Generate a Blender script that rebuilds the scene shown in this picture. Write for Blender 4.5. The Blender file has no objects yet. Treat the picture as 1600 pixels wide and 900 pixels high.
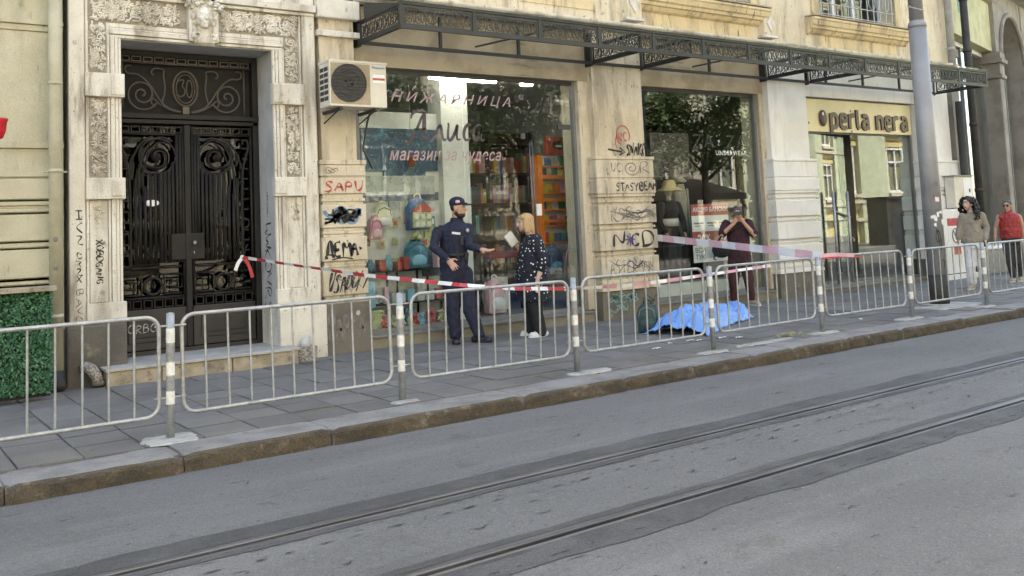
import bpy, bmesh, math, random
from mathutils import Vector as V, Matrix, noise
R = math.radians
rnd = random.Random(11)
S = bpy.context.scene
COL = S.collection

# ---------------------------------------------------------------- camera, sky, sun, exposure
def make_camera():
    c = bpy.data.cameras.new('camera'); o = bpy.data.objects.new('camera', c); COL.objects.link(o)
    c.sensor_width = 36; c.lens = 36 * 1450.5 / 1600
    c.shift_y = -(450 - 239.3) / 1600
    c.clip_start = .05; c.clip_end = 2000
    yaw, pitch, roll = .6216, .0816, -.0449
    f = V((math.sin(yaw) * math.cos(pitch), math.cos(yaw) * math.cos(pitch), math.sin(pitch)))
    r = V((math.cos(yaw), -math.sin(yaw), 0)); u = r.cross(f)
    r2 = math.cos(roll) * r + math.sin(roll) * u; u2 = -math.sin(roll) * r + math.cos(roll) * u
    m = Matrix((r2, u2, -f)).transposed().to_4x4(); m.translation = (0, 0, 1.491)
    o.matrix_world = m; S.camera = o
make_camera()
SUN_EL, SUN_AZ = 56, 10                      # sun stands behind the street front, to the right
w = bpy.data.worlds.new('World'); S.world = w; w.use_nodes = True
nt = w.node_tree; nt.nodes.clear()
sky = nt.nodes.new('ShaderNodeTexSky'); sky.sky_type = 'NISHITA'; sky.sun_disc = False
sky.sun_elevation = R(SUN_EL); sky.sun_rotation = R(SUN_AZ); sky.air_density = 1.0; sky.dust_density = 2.5; sky.ozone_density = 1.0
bg = nt.nodes.new('ShaderNodeBackground'); bg.inputs[1].default_value = .15
wo = nt.nodes.new('ShaderNodeOutputWorld')
nt.links.new(sky.outputs[0], bg.inputs[0]); nt.links.new(bg.outputs[0], wo.inputs[0])
sl = bpy.data.lights.new('sun', 'SUN'); sl.energy = 4.5; sl.angle = R(.5); sl.color = (1, .95, .87)
so = bpy.data.objects.new('sun', sl); COL.objects.link(so)
sd = V((math.sin(R(SUN_AZ)) * math.cos(R(SUN_EL)), math.cos(R(SUN_AZ)) * math.cos(R(SUN_EL)), math.sin(R(SUN_EL))))
so.rotation_euler = sd.to_track_quat('Z', 'Y').to_euler(); so.location = (8, 30, 40)
S.view_settings.view_transform = 'Standard'; S.view_settings.look = 'None'
S.view_settings.exposure = 2.45; S.view_settings.gamma = 1
S.view_settings.use_curve_mapping = False
S.view_settings.use_white_balance = True; S.view_settings.white_balance_temperature = 7000; S.view_settings.white_balance_tint = 7
cy = S.cycles
cy.use_denoising = True
try: cy.denoising_prefilter = 'ACCURATE'
except Exception: pass
try: cy.denoiser = 'OPENIMAGEDENOISE'
except Exception: pass
cy.max_bounces = 8; cy.diffuse_bounces = 4; cy.glossy_bounces = 4; cy.transmission_bounces = 6
cy.transparent_max_bounces = 12; cy.caustics_reflective = False; cy.caustics_refractive = False
cy.sample_clamp_indirect = 6

# ---------------------------------------------------------------- helpers
def root(name, label, cat, loc=(0, 0, 0), group=None, rz=0):
    o = bpy.data.objects.new(name, None); COL.objects.link(o); o.location = loc; o.rotation_euler = (0, 0, rz)
    o.empty_display_size = .1
    return tag(o, label, cat, group)
def tag(o, label=None, cat=None, group=None, kind=None):
    if label: o['label'] = label
    if cat: o['category'] = cat
    if group: o['group'] = group
    if kind: o['kind'] = kind
    return o
def sub(name, parent):
    o = bpy.data.objects.new(name, None); COL.objects.link(o); o.parent = parent; return o
def link(name, me, parent=None, loc=None, rot=None, sc=None):
    o = bpy.data.objects.new(name, me); COL.objects.link(o)
    if parent: o.parent = parent
    if loc is not None: o.location = loc
    if rot is not None: o.rotation_euler = rot
    if sc is not None: o.scale = sc
    return o
def copy_tree(o, parent=None):
    c = o.copy(); COL.objects.link(c); c.parent = parent
    for ch in list(o.children): copy_tree(ch, c)
    return c
def arc(cx, cz, rx, rz, a0, a1, n=12):
    return [(cx + rx * math.cos(R(a0 + (a1 - a0) * i / n)), cz + rz * math.sin(R(a0 + (a1 - a0) * i / n))) for i in range(n + 1)]
def spiral(cx, cz, r0, r1, a0, turns, n=40, sx=1):
    return [(cx + sx * (r0 + (r1 - r0) * i / n) * math.cos(R(a0) + turns * 2 * math.pi * i / n), cz + (r0 + (r1 - r0) * i / n) * math.sin(R(a0) + turns * 2 * math.pi * i / n)) for i in range(n + 1)]
def chaikin(p, k=2):
    for _ in range(k):
        if len(p) < 3: return p
        q = [p[0]]
        for a, b in zip(p, p[1:]):
            q += [tuple(a[i] * .75 + b[i] * .25 for i in range(len(a))), tuple(a[i] * .25 + b[i] * .75 for i in range(len(a)))]
        p = q + [p[-1]]
    return p
def XZ(p, y): return [(a, y, b) for a, b in p]

class MB:
    def __init__(s): s.v = []; s.f = []; s.m = []
    def add(s, vs, fs, mi=0):
        n = len(s.v); s.v += [tuple(a) for a in vs]; s.f += [tuple(i + n for i in f) for f in fs]; s.m += [mi] * len(fs); return s
    def box(s, x0, x1, y0, y1, z0, z1, mi=0):
        if x0 > x1: x0, x1 = x1, x0
        if y0 > y1: y0, y1 = y1, y0
        if z0 > z1: z0, z1 = z1, z0
        return s.add([(x0, y0, z0), (x1, y0, z0), (x1, y1, z0), (x0, y1, z0), (x0, y0, z1), (x1, y0, z1), (x1, y1, z1), (x0, y1, z1)],
                     [(3, 2, 1, 0), (4, 5, 6, 7), (0, 1, 5, 4), (1, 2, 6, 5), (2, 3, 7, 6), (3, 0, 4, 7)], mi)
    def obox(s, c, sx, sy, sz, rot=(0, 0, 0), mi=0):
        from mathutils import Euler
        m = Euler(rot).to_matrix(); c = V(c); vs = []
        for z in (-1, 1):
            for x, y in ((-1, -1), (1, -1), (1, 1), (-1, 1)): vs.append(c + m @ V((x * sx / 2, y * sy / 2, z * sz / 2)))
        return s.add(vs, [(3, 2, 1, 0), (4, 5, 6, 7), (0, 1, 5, 4), (1, 2, 6, 5), (2, 3, 7, 6), (3, 0, 4, 7)], mi)
    def quad(s, a, b, c, d, mi=0): return s.add([a, b, c, d], [(0, 1, 2, 3)], mi)
    def prism(s, poly, y0, y1, mi=0):          # polygon in XZ pushed along Y
        n = len(poly)
        return s.add([(x, y0, z) for x, z in poly] + [(x, y1, z) for x, z in poly],
                     [tuple(range(n)), tuple(range(2 * n - 1, n - 1, -1))] + [(i, i + n, (i + 1) % n + n, (i + 1) % n) for i in range(n)], mi)
    def profx(s, prof, x0, x1, mi=0):          # profile in YZ pushed along X
        n = len(prof)
        return s.add([(x0, y, z) for y, z in prof] + [(x1, y, z) for y, z in prof],
                     [tuple(range(n)), tuple(range(2 * n - 1, n - 1, -1))] + [(i, i + n, (i + 1) % n + n, (i + 1) % n) for i in range(n)], mi)
    def tube(s, pts, r, n=8, closed=False, cap=True, flat=1.0, mi=0):
        P = [V(p) for p in pts]; k = len(P)
        rr = r if isinstance(r, (list, tuple)) else [r] * k
        T = []
        for i in range(k):
            a = P[(i - 1) % k] if (closed or i) else P[i]; b = P[(i + 1) % k] if (closed or i < k - 1) else P[i]
            t = b - a; T.append(t.normalized() if t.length > 1e-9 else V((0, 0, 1)))
        up = V((0, 0, 1)) if abs(T[0].z) < .9 else V((1, 0, 0))
        N = (up - T[0] * up.dot(T[0])).normalized(); vs = []; fs = []
        for i in range(k):
            N = N - T[i] * N.dot(T[i])
            N = N.normalized() if N.length > 1e-6 else T[i].orthogonal().normalized()
            B = T[i].cross(N)
            for j in range(n):
                a = 2 * math.pi * j / n
                vs.append(P[i] + N * math.cos(a) * rr[i] + B * math.sin(a) * rr[i] * flat)
        for i in range(k if closed else k - 1):
            for j in range(n):
                a = i * n + j; b = i * n + (j + 1) % n; c = ((i + 1) % k) * n + (j + 1) % n; d = ((i + 1) % k) * n + j
                fs.append((a, b, c, d))
        if cap and not closed: fs += [tuple(range(n - 1, -1, -1)), tuple(range((k - 1) * n, k * n))]
        return s.add(vs, fs, mi)
    def ell(s, c, r, n=12, m=8, rot=None, mi=0):
        c = V(c); vs = [V((0, 0, -1))]; fs = []
        if not isinstance(r, (list, tuple)): r = (r, r, r)
        for i in range(1, m):
            t = -math.pi / 2 + math.pi * i / m
            for j in range(n): vs.append(V((math.cos(t) * math.cos(2 * math.pi * j / n), math.cos(t) * math.sin(2 * math.pi * j / n), math.sin(t))))
        vs.append(V((0, 0, 1)))
        vs = [V((a.x * r[0], a.y * r[1], a.z * r[2])) for a in vs]
        if rot is not None:
            from mathutils import Euler
            q = rot if isinstance(rot, Matrix) else Euler(rot).to_matrix(); vs = [q @ a for a in vs]
        for j in range(n): fs.append((0, 1 + (j + 1) % n, 1 + j))
        for i in range(m - 2):
            for j in range(n):
                a = 1 + i * n; fs.append((a + j, a + (j + 1) % n, a + n + (j + 1) % n, a + n + j))
        L = len(vs) - 1; a = 1 + (m - 2) * n
        for j in range(n): fs.append((a + j, a + (j + 1) % n, L))
        return s.add([a + c for a in vs], fs, mi)
    def cap(s, a, b, ra, rb, n=10, mi=0):      # closed tapered capsule
        a = V(a); b = V(b); d = b - a; L = d.length; d = d / L if L > 1e-9 else V((0, 0, 1)); P = []; rr = []
        for t in (-1, -.8, -.45): P.append(a + d * ra * t); rr.append(max(.0008, ra * math.sqrt(max(0, 1 - t * t))))
        P.append(a); rr.append(ra); P.append(b); rr.append(rb)
        for t in (.45, .8, 1): P.append(b + d * rb * t); rr.append(max(.0008, rb * math.sqrt(max(0, 1 - t * t))))
        return s.tube(P, rr, n, mi=mi)
    def lathe(s, c, prof, n=16, mi=0):
        c = V(c); vs = []; fs = []; k = len(prof)
        for r, z in prof:
            for j in range(n): vs.append(c + V((r * math.cos(2 * math.pi * j / n), r * math.sin(2 * math.pi * j / n), z)))
        for i in range(k - 1):
            for j in range(n): fs.append((i * n + j, i * n + (j + 1) % n, (i + 1) * n + (j + 1) % n, (i + 1) * n + j))
        fs += [tuple(range(n - 1, -1, -1)), tuple(range((k - 1) * n, k * n))]
        return s.add(vs, fs, mi)
    def rib(s, pts, wd, O=(0, 0, 0), U=(1, 0, 0), W=(0, 0, 1), d=0, mi=0):   # flat stroke in the plane O,U,W; d = depth
        O = V(O); U = V(U); W = V(W); Nn = W.cross(U) if d else V((0, 0, 0)); k = len(pts); vs = []; fs = []
        if k < 2: return s
        wl = wd if isinstance(wd, (list, tuple)) else [wd] * k
        for i in range(k):
            a = pts[max(0, i - 1)]; b = pts[min(k - 1, i + 1)]
            t = V((b[0] - a[0], b[1] - a[1])); t = t.normalized() if t.length > 1e-9 else V((1, 0))
            for sg in (1, -1):
                x = pts[i][0] - t.y * wl[i] * sg / 2; z = pts[i][1] + t.x * wl[i] * sg / 2
                vs.append(O + U * x + W * z)
        for i in range(k - 1): fs.append((2 * i, 2 * i + 1, 2 * i + 3, 2 * i + 2))
        if d:
            m = len(vs); vs += [a - Nn * d for a in vs]
            for i in range(k - 1):
                fs += [(m + 2 * i + 2, m + 2 * i + 3, m + 2 * i + 1, m + 2 * i), (2 * i + 2, m + 2 * i + 2, m + 2 * i, 2 * i), (2 * i + 1, m + 2 * i + 1, m + 2 * i + 3, 2 * i + 3)]
        return s.add(vs, fs, mi)
    def mesh(s, name, mats, smooth=False):
        me = bpy.data.meshes.new(name); me.from_pydata(s.v, [], s.f); me.update()
        for m in (mats if isinstance(mats, (list, tuple)) else [mats]): me.materials.append(MAT[m] if isinstance(m, str) else m)
        if any(s.m): me.polygons.foreach_set('material_index', s.m)
        if smooth: me.polygons.foreach_set('use_smooth', [True] * len(me.polygons))
        return me
    def build(s, name, mats, parent=None, smooth=False, bevel=0, loc=None, rot=None):
        o = link(name, s.mesh(name, mats, smooth), parent, loc, rot)
        if bevel:
            b = o.modifiers.new('b', 'BEVEL'); b.width = bevel; b.segments = 2; b.limit_method = 'ANGLE'; b.angle_limit = R(40)
        return o
    def blob(s, name, mat, parent=None, vox=.012, it=4, loc=None, rot=None, disp=0, dsc=.1):   # union of closed shapes as one skin
        o = s.build(name, mat, parent, True, 0, loc, rot)
        r = o.modifiers.new('r', 'REMESH'); r.mode = 'VOXEL'; r.voxel_size = vox; r.use_smooth_shade = True
        if it:
            m = o.modifiers.new('s', 'SMOOTH'); m.iterations = it; m.factor = .5
        if disp:
            t = bpy.data.textures.new(name, 'CLOUDS'); t.noise_scale = dsc
            d = o.modifiers.new('d', 'DISPLACE'); d.texture = t; d.strength = disp; d.texture_coords = 'LOCAL'
        return o
def wobble(pts, a, rg): return [(x + rg.uniform(-a, a), z + rg.uniform(-a, a)) for x, z in pts]

# ---------------------------------------------------------------- procedural materials
MAT = {}
def mat(name, col, col2=None, sc=3, lo=.4, hi=.65, rough=.8, bump=.15, bsc=60, metal=0, st=(1, 1, 1), layers=(), spec=.5, fine=.12, local=False, emit=0, alpha=1, trans=0, coat=0):
    m = bpy.data.materials.new(name); m.use_nodes = True; t = m.node_tree; N = t.nodes; b = N['Principled BSDF']
    b.inputs['Roughness'].default_value = rough; b.inputs['Metallic'].default_value = metal
    b.inputs['Specular IOR Level'].default_value = spec
    if coat: b.inputs['Coat Weight'].default_value = coat; b.inputs['Coat Roughness'].default_value = .15
    if trans: b.inputs['Transmission Weight'].default_value = trans
    if local: tc = N.new('ShaderNodeTexCoord').outputs['Object']
    else: tc = N.new('ShaderNodeNewGeometry').outputs['Position']
    def nz(scale, stretch, detail=6):
        mp = N.new('ShaderNodeMapping'); mp.inputs['Scale'].default_value = stretch; t.links.new(tc, mp.inputs[0])
        n = N.new('ShaderNodeTexNoise'); n.inputs['Scale'].default_value = scale; n.inputs['Detail'].default_value = detail; n.inputs['Roughness'].default_value = .62
        t.links.new(mp.outputs[0], n.inputs[0]); return n.outputs[0]
    def mx(fac, a, bcol, mode='MIX'):
        x = N.new('ShaderNodeMix'); x.data_type = 'RGBA'; x.blend_type = mode
        if isinstance(fac, float): x.inputs[0].default_value = fac
        else: t.links.new(fac, x.inputs[0])
        for sock, vv in ((x.inputs[6], a), (x.inputs[7], bcol)):
            if isinstance(vv, tuple): sock.default_value = (*vv[:3], 1)
            else: t.links.new(vv, sock)
        return x.outputs[2]
    def rng(v, a, c2):
        r = N.new('ShaderNodeMapRange'); r.inputs[1].default_value = a; r.inputs[2].default_value = c2; r.interpolation_type = 'SMOOTHSTEP'; t.links.new(v, r.inputs[0]); return r.outputs[0]
    if col2 is None: col2 = tuple(c * .8 for c in col)
    cur = mx(rng(nz(sc, st), lo, hi), tuple(col), tuple(col2))
    for (lc, lsc, a, c2, lst) in layers: cur = mx(rng(nz(lsc, lst), a, c2), cur, tuple(lc))
    if fine:
        g = nz(bsc * 2.2, (1, 1, 1), 2)
        x = N.new('ShaderNodeMapRange'); x.inputs[1].default_value = .3; x.inputs[2].default_value = .7; x.inputs[3].default_value = 1 - fine; x.inputs[4].default_value = 1 + fine; t.links.new(g, x.inputs[0])
        vm = N.new('ShaderNodeVectorMath'); vm.operation = 'SCALE'; t.links.new(cur, vm.inputs[0]); t.links.new(x.outputs[0], vm.inputs[3]); cur = vm.outputs[0]
    t.links.new(cur, b.inputs['Base Color'])
    if bump:
        bm = N.new('ShaderNodeBump'); bm.inputs['Strength'].default_value = bump; bm.inputs['Distance'].default_value = .02
        t.links.new(nz(bsc, (1, 1, 1), 4), bm.inputs['Height']); t.links.new(bm.outputs[0], b.inputs['Normal'])
    if emit: b.inputs['Emission Color'].default_value = (*col, 1); b.inputs['Emission Strength'].default_value = emit
    MAT[name] = m; return m
def glass(name, tint=(.93, .96, .95), ior=1.5, boost=1.0):
    m = bpy.data.materials.new(name); m.use_nodes = True; t = m.node_tree; N = t.nodes; N.clear()
    tr = N.new('ShaderNodeBsdfTransparent'); tr.inputs[0].default_value = (*tint, 1)
    gl = N.new('ShaderNodeBsdfGlossy'); gl.inputs['Roughness'].default_value = .0; gl.inputs[0].default_value = (1, 1, 1, 1)
    fr = N.new('ShaderNodeFresnel'); gp = N.new('ShaderNodeNewGeometry')
    mr = N.new('ShaderNodeMapRange'); mr.inputs[3].default_value = ior; mr.inputs[4].default_value = 1 / ior     # same pane seen from either side
    t.links.new(gp.outputs['Backfacing'], mr.inputs[0]); t.links.new(mr.outputs[0], fr.inputs[0])
    mx = N.new('ShaderNodeMixShader'); o = N.new('ShaderNodeOutputMaterial')
    ml = N.new('ShaderNodeMath'); ml.operation = 'MULTIPLY'; ml.inputs[1].default_value = boost; ml.use_clamp = True
    t.links.new(fr.outputs[0], ml.inputs[0]); t.links.new(ml.outputs[0], mx.inputs[0]); t.links.new(tr.outputs[0], mx.inputs[1]); t.links.new(gl.outputs[0], mx.inputs[2]); t.links.new(mx.outputs[0], o.inputs[0])
    MAT[name] = m
U1 = (1, 1, 1); STK = (2.2, 2.2, .35)
mat('asphalt', (.136, .137, .135), (.112, .113, .111), sc=.45, lo=.35, hi=.7, rough=.9, bump=.8, bsc=50, fine=.3,
    layers=(((.168, .168, .164), 1.5, .48, .72, (.2, 1.1, 1)), ((.092, .092, .091), 1.7, .56, .76, (.3, 1.6, 1)), ((.18, .18, .176), 34, .58, .7, U1), ((.075, .075, .075), 22, .6, .7, U1), ((.06, .059, .056), 7, .64, .69, (.6, 1.6, 1)), ((.1, .097, .091), 2.7, .58, .74, U1)))
mat('tar', (.058, .059, .059), (.085, .086, .086), sc=2.5, rough=.85, bump=.7, bsc=60, fine=.4, layers=(((.045, .045, .045), 5, .58, .68, (.4, 2, 1)),))
mat('crack', (.028, .027, .026), rough=.9, bump=0)
mat('steel', (.17, .17, .172), (.1, .1, .1), sc=3, rough=.5, metal=.7, st=(.3, 3, 3), bump=.05)
mat('groove', (.02, .02, .02), rough=.9)
mat('slab', (.182, .177, .168), (.138, .134, .128), sc=1.1, lo=.35, hi=.7, rough=.85, bump=.3, bsc=70, fine=.22, layers=(((.2, .195, .185), 4, .6, .72, U1), ((.075, .073, .07), 6, .67, .73, U1)))
mat('slab_b', (.155, .151, .145), (.118, .115, .11), sc=1.3, lo=.35, hi=.7, rough=.85, bump=.3, bsc=70, fine=.22, layers=(((.19, .185, .175), 4.3, .6, .72, U1), ((.07, .068, .065), 7, .66, .72, U1)))
mat('joint', (.075, .07, .062), (.11, .102, .088), sc=5, rough=.95, bump=.3)
mat('kerb_top', (.24, .235, .225), (.16, .155, .148), sc=2.2, rough=.85, bump=.4, bsc=55, fine=.25, layers=(((.1, .095, .085), 5, .62, .72, U1),))
mat('kerb_face', (.09, .072, .049), (.055, .046, .033), sc=3, rough=.95, bump=.7, bsc=40, fine=.35, st=(1, 1, 2), layers=(((.17, .145, .105), 7, .57, .7, U1), ((.045, .048, .034), 1.7, .56, .68, U1), ((.2, .19, .17), 1.3, .64, .72, U1)))
mat('mortar', (.42, .42, .4), (.27, .265, .25), sc=6, rough=.9, bump=.3, fine=.15)
mat('galv', (.43, .44, .44), (.31, .32, .32), sc=14, lo=.35, hi=.65, rough=.45, metal=.5, bump=.06, layers=(((.2, .17, .13), 9, .66, .74, U1), ((.26, .26, .26), 40, .6, .7, U1)))
mat('white_band', (.8, .8, .78), (.65, .64, .6), sc=20, rough=.5, bump=0, local=True)
mat('grey_band', (.3, .3, .3), (.22, .22, .22), sc=25, rough=.5, bump=0, local=True)
LIME = (((.42, .38, .31), 1.5, .46, .64, STK), ((.27, .24, .19), 3.0, .56, .74, STK), ((.22, .195, .155), 9, .59, .74, (1, 1, .6)), ((.15, .13, .105), 24, .64, .72, U1))
mat('lime', (.7, .665, .58), (.6, .56, .48), sc=1.6, rough=.85, bump=.25, bsc=45, layers=LIME)
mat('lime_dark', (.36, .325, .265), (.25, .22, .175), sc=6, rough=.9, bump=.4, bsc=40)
mat('reveal', (.48, .48, .47), (.38, .38, .37), sc=2, rough=.8, bump=.2, layers=(((.28, .27, .25), 3, .6, .75, STK),))
mat('beige', (.64, .57, .44), (.53, .46, .34), sc=1.2, rough=.85, bump=.2, bsc=40, layers=(((.38, .33, .25), 1.9, .48, .66, STK), ((.28, .24, .18), 5, .56, .72, STK), ((.2, .17, .13), 13, .61, .72, (1, 1, .6))))
mat('wall_white', (.8, .79, .75), (.72, .7, .65), sc=1.1, rough=.8, bump=.1, bsc=40, fine=.05, layers=(((.62, .6, .56), 2.5, .52, .75, STK), ((.5, .48, .43), 9, .63, .75, STK)))
mat('lintel', (.42, .35, .245), (.3, .25, .17), sc=2, rough=.9, bump=.3, layers=(((.2, .16, .11), 3, .58, .72, (.3, 1, 2.5)),))
mat('yellow', (.68, .56, .34), (.58, .47, .28), sc=1.3, rough=.85, bump=.25, bsc=35, layers=(((.38, .3, .19), 2.0, .48, .68, STK), ((.16, .13, .09), 5, .57, .7, STK), ((.22, .16, .1), 9, .68, .76, U1)))
mat('pale', (.7, .62, .46), (.6, .52, .38), sc=1.2, rough=.85, bump=.25, bsc=35, layers=(((.42, .35, .25), 2.0, .48, .66, STK), ((.27, .22, .16), 5, .57, .74, STK), ((.17, .135, .1), 9, .62, .72, U1)))
mat('olive', (.52, .49, .36), (.44, .41, .29), sc=1.4, rough=.85, bump=.12, bsc=35, layers=(((.38, .36, .26), 2.0, .5, .75, STK), ((.28, .26, .19), 8, .62, .76, STK)))
mat('olive_pipe', (.48, .45, .33), (.4, .37, .26), sc=3, rough=.6, bump=.1, layers=(((.22, .17, .11), 7, .67, .74, U1),))
mat('plinth', (.17, .155, .125), (.115, .105, .085), sc=2, rough=.9, bump=.4, bsc=35, layers=(((.27, .245, .195), 6, .62, .72, U1),))
mat('plinth_left', (.13, .12, .1), (.09, .082, .07), sc=2, rough=.8, bump=.3, bsc=35, layers=(((.25, .22, .16), 3, .6, .75, U1),))
mat('sill', (.24, .215, .16), (.17, .155, .115), sc=2, rough=.85, bump=.2)
mat('stone_step', (.42, .36, .26), (.28, .24, .175), sc=4, rough=.9, bump=.5, layers=(((.17, .145, .11), 5, .54, .68, U1), ((.1, .085, .065), 14, .6, .68, U1)))
mat('step_top', (.43, .42, .4), (.33, .32, .3), sc=3, rough=.8, bump=.2)
mat('terrazzo', (.4, .37, .32), (.16, .15, .13), sc=45, lo=.45, hi=.55, rough=.8, bump=.5)
mat('iron', (.014, .0135, .012), (.02, .018, .016), sc=5, rough=.6, bump=.1, spec=.3)
mat('iron_brown', (.085, .07, .055), (.06, .05, .04), sc=6, rough=.5, bump=.1)
mat('door_dark', (.016, .015, .014), (.026, .025, .024), sc=3, rough=.4, bump=.1)
mat('canopy', (.028, .032, .031), (.02, .023, .023), sc=3, rough=.5, bump=.06)
mat('canopy_dark', (.02, .021, .021), rough=.5, bump=.05)
mat('zinc', (.35, .34, .31), (.24, .23, .2), sc=2, rough=.6, bump=.1)
mat('frame', (.2, .205, .2), (.16, .165, .16), sc=3, rough=.45, bump=.03)
mat('frame_dark', (.05, .05, .048), rough=.5, bump=.03)
mat('hall', (.22, .2, .17), (.16, .15, .125), rough=.8)
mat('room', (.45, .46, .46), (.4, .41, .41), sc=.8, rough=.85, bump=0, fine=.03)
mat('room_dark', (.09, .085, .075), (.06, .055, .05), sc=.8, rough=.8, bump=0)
mat('floor_tile', (.25, .24, .22), (.2, .19, .17), sc=2, rough=.5, bump=0)
mat('ac', (.68, .64, .54), (.58, .54, .45), sc=2, rough=.5, bump=.03, layers=(((.42, .37, .28), 3, .62, .8, STK),))
mat('ac_dark', (.035, .035, .035), rough=.6)
mat('ink_black', (.02, .02, .02), (.045, .043, .04), sc=8, rough=.7, bump=0, fine=0)
mat('ink_grey', (.16, .15, .14), (.24, .22, .2), sc=8, rough=.8, bump=0, fine=0)
mat('ink_red', (.4, .06, .06), (.5, .14, .12), sc=8, rough=.7, bump=0, fine=0)
mat('ink_violet', (.09, .06, .22), rough=.7, bump=0)
mat('ink_blue', (.13, .22, .34), (.22, .32, .42), sc=8, rough=.7, bump=0)
mat('ink_teal', (.16, .34, .32), (.24, .4, .38), sc=8, rough=.7, bump=0)
mat('ink_white', (.5, .5, .48), (.3, .3, .29), sc=8, rough=.7, bump=0)
mat('pink_vinyl', (.62, .36, .44), (.68, .46, .54), sc=2, rough=.5, bump=0, fine=0)
mat('plum_vinyl', (.1, .06, .09), (.17, .09, .17), sc=1, rough=.4, bump=0, fine=0)
mat('sign_yellow', (.74, .65, .38), (.68, .59, .34), sc=2, rough=.4, bump=0, fine=0)
mat('sign_brown', (.075, .04, .03), (.055, .03, .024), rough=.4, bump=0)
mat('white_plastic', (.78, .78, .77), (.7, .7, .69), rough=.45, bump=0, fine=.02)
mat('black_plastic', (.015, .015, .016), rough=.4, bump=0)
mat('tape_red', (.5, .045, .055), rough=.45, bump=0, fine=.03)
mat('tape_white', (.82, .82, .82), rough=.45, bump=0, fine=.03)
mat('tape_pink', (.7, .45, .52), rough=.45, bump=0, fine=.03)
mat('tape_blue', (.78, .79, .82), rough=.45, bump=0, fine=.03)
mat('pole', (.3, .304, .308), (.25, .253, .257), sc=1.2, rough=.5, bump=.08, metal=.15, layers=(((.38, .39, .4), 2.5, .58, .75, STK), ((.2, .2, .2), 7, .68, .75, U1)))
mat('pole_dark', (.03, .028, .025), (.05, .046, .04), sc=3, rough=.7)
glass('shop_glass', boost=.95); glass('door_glass', tint=(.45, .45, .44), boost=.6); glass('canopy_glass', tint=(.86, .88, .87), boost=.8); glass('house_glass', tint=(.6, .65, .65))
# ---------------------------------------------------------------- ground, road, rails, kerb, pavement
ZR = -.13
tag(MB().quad((-400, -400, -.35), (400, -400, -.35), (400, 400, -.35), (-400, 400, -.35)).build('ground', 'joint'), kind='structure')
road = MB()
for y0, y1 in ((-.9, 3.955), (4.085, 5.005), (5.135, 6.92)): road.quad((-60, y0, ZR), (120, y0, ZR), (120, y1, ZR), (-60, y1, ZR))
road = tag(road.build('road', 'asphalt'), kind='structure')
for yc, far, lab in ((5.07, 1, 'grooved steel tram rail nearer the kerb'), (4.02, -1, 'grooved steel tram rail nearer the viewer, farther from the kerb')):
    rl = root('tram_rail', lab, 'rail', (0, yc, ZR), 'tram rails set in the road')
    sgn = far
    MB().profx([(-.065, -.12), (.065, -.12), (.065, .003), (.062, .004), (.012, .004), (.01, -.03)] if sgn > 0 else [(-.065, -.12), (.065, -.12), (.065, .0025), (.05, .0025), (.048, -.03), (-.0, -.03)], -60, 120) if 0 else None
    MB().profx([(.008, -.1), (.064, -.1), (.064, .003), (.058, .005), (.014, .005), (.008, .001)], -60, 120).build('running_head', 'steel', rl)
    MB().profx([(-.064, -.1), (-.034, -.1), (-.034, .001), (-.04, .004), (-.06, .004), (-.064, .002)], -60, 120).build('guard_lip', 'steel', rl)
    MB().profx([(-.034, -.1), (.008, -.1), (.008, -.045), (-.034, -.045)], -60, 120).build('groove_bed', 'groove', rl)
def strip(y0, y1, e0, e1, seed, nm='asphalt_strip', m='tar', x0=-3, x1=34, st=.12, z=.004):
    b = MB(); n = int((x1 - x0) / st); p = []
    for i in range(n + 1):
        x = x0 + i * st
        a = noise.noise(V((x * 1.3, seed, 0))) * 1.0 + noise.noise(V((x * 4.1, seed, 3))) * .5
        c = noise.noise(V((x * 1.1, seed, 7))) * 1.0 + noise.noise(V((x * 4.7, seed, 9))) * .5
        p.append(((x, y0 + e0 * a, ZR + z), (x, y1 + e1 * c, ZR + z)))
    for q, r in zip(p, p[1:]): b.quad(q[0], r[0], r[1], q[1])
    return b.build(nm, m, road)
strip(5.136, 5.34, 0, .05, 1); strip(4.93, 5.004, .03, 0, 2); strip(4.086, 4.16, 0, .03, 3); strip(3.72, 3.954, .06, 0, 4)
def crackline(yc, x0, x1, seed, wd=.012, gap=.3, amp=.03):
    g = random.Random(seed); x = x0; b = MB()
    while x < x1:
        L = g.uniform(.02, .14); n = max(3, int(L / .03)); pts = []
        for i in range(n + 1):
            xx = x + L * i / n; pts.append((xx, yc + amp * noise.noise(V((xx * 2, seed, 0))) + .35 * amp * noise.noise(V((xx * 14, seed, 5)))))
        ws = [wd * g.uniform(.3, 1.3) for _ in pts]; ws[0] = ws[-1] = .002
        b.rib(pts, ws, (0, 0, ZR + .006), (1, 0, 0), (0, 1, 0)); x += L + g.uniform(.02, gap)
    return tag(b.build('tar_crack', 'crack', road), kind='stuff')
crackline(4.76, -1, 26, 21, .014, .16, .04); crackline(4.42, 0, 20, 22, .012, .9, .2); crackline(3.79, 1, 18, 23, .012, .3, .05); crackline(4.9, 0, 20, 31, .006, .1, .03); crackline(4.62, 0, 20, 24, .012, 2.2, .2)
crackline(3.25, 1, 16, 25, .012, 1.8, .2); crackline(5.75, 0, 18, 26, .009, 2.5, .35); crackline(6.2, 0, 18, 27, .009, 2.5, .3)
kerb = tag(MB().box(-30, 60, 6.95, 7.33, -.3, -.02).build('kerb', 'joint'), kind='structure')
KJ = [-3.2, -1.1, .83, 1.96, 3.1, 4.97, 6.19, 7.18, 8.12, 8.78, 9.81, 10.94, 12.44, 13.9, 15.6, 17.2, 19, 21, 23, 25]
g = random.Random(5)
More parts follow.
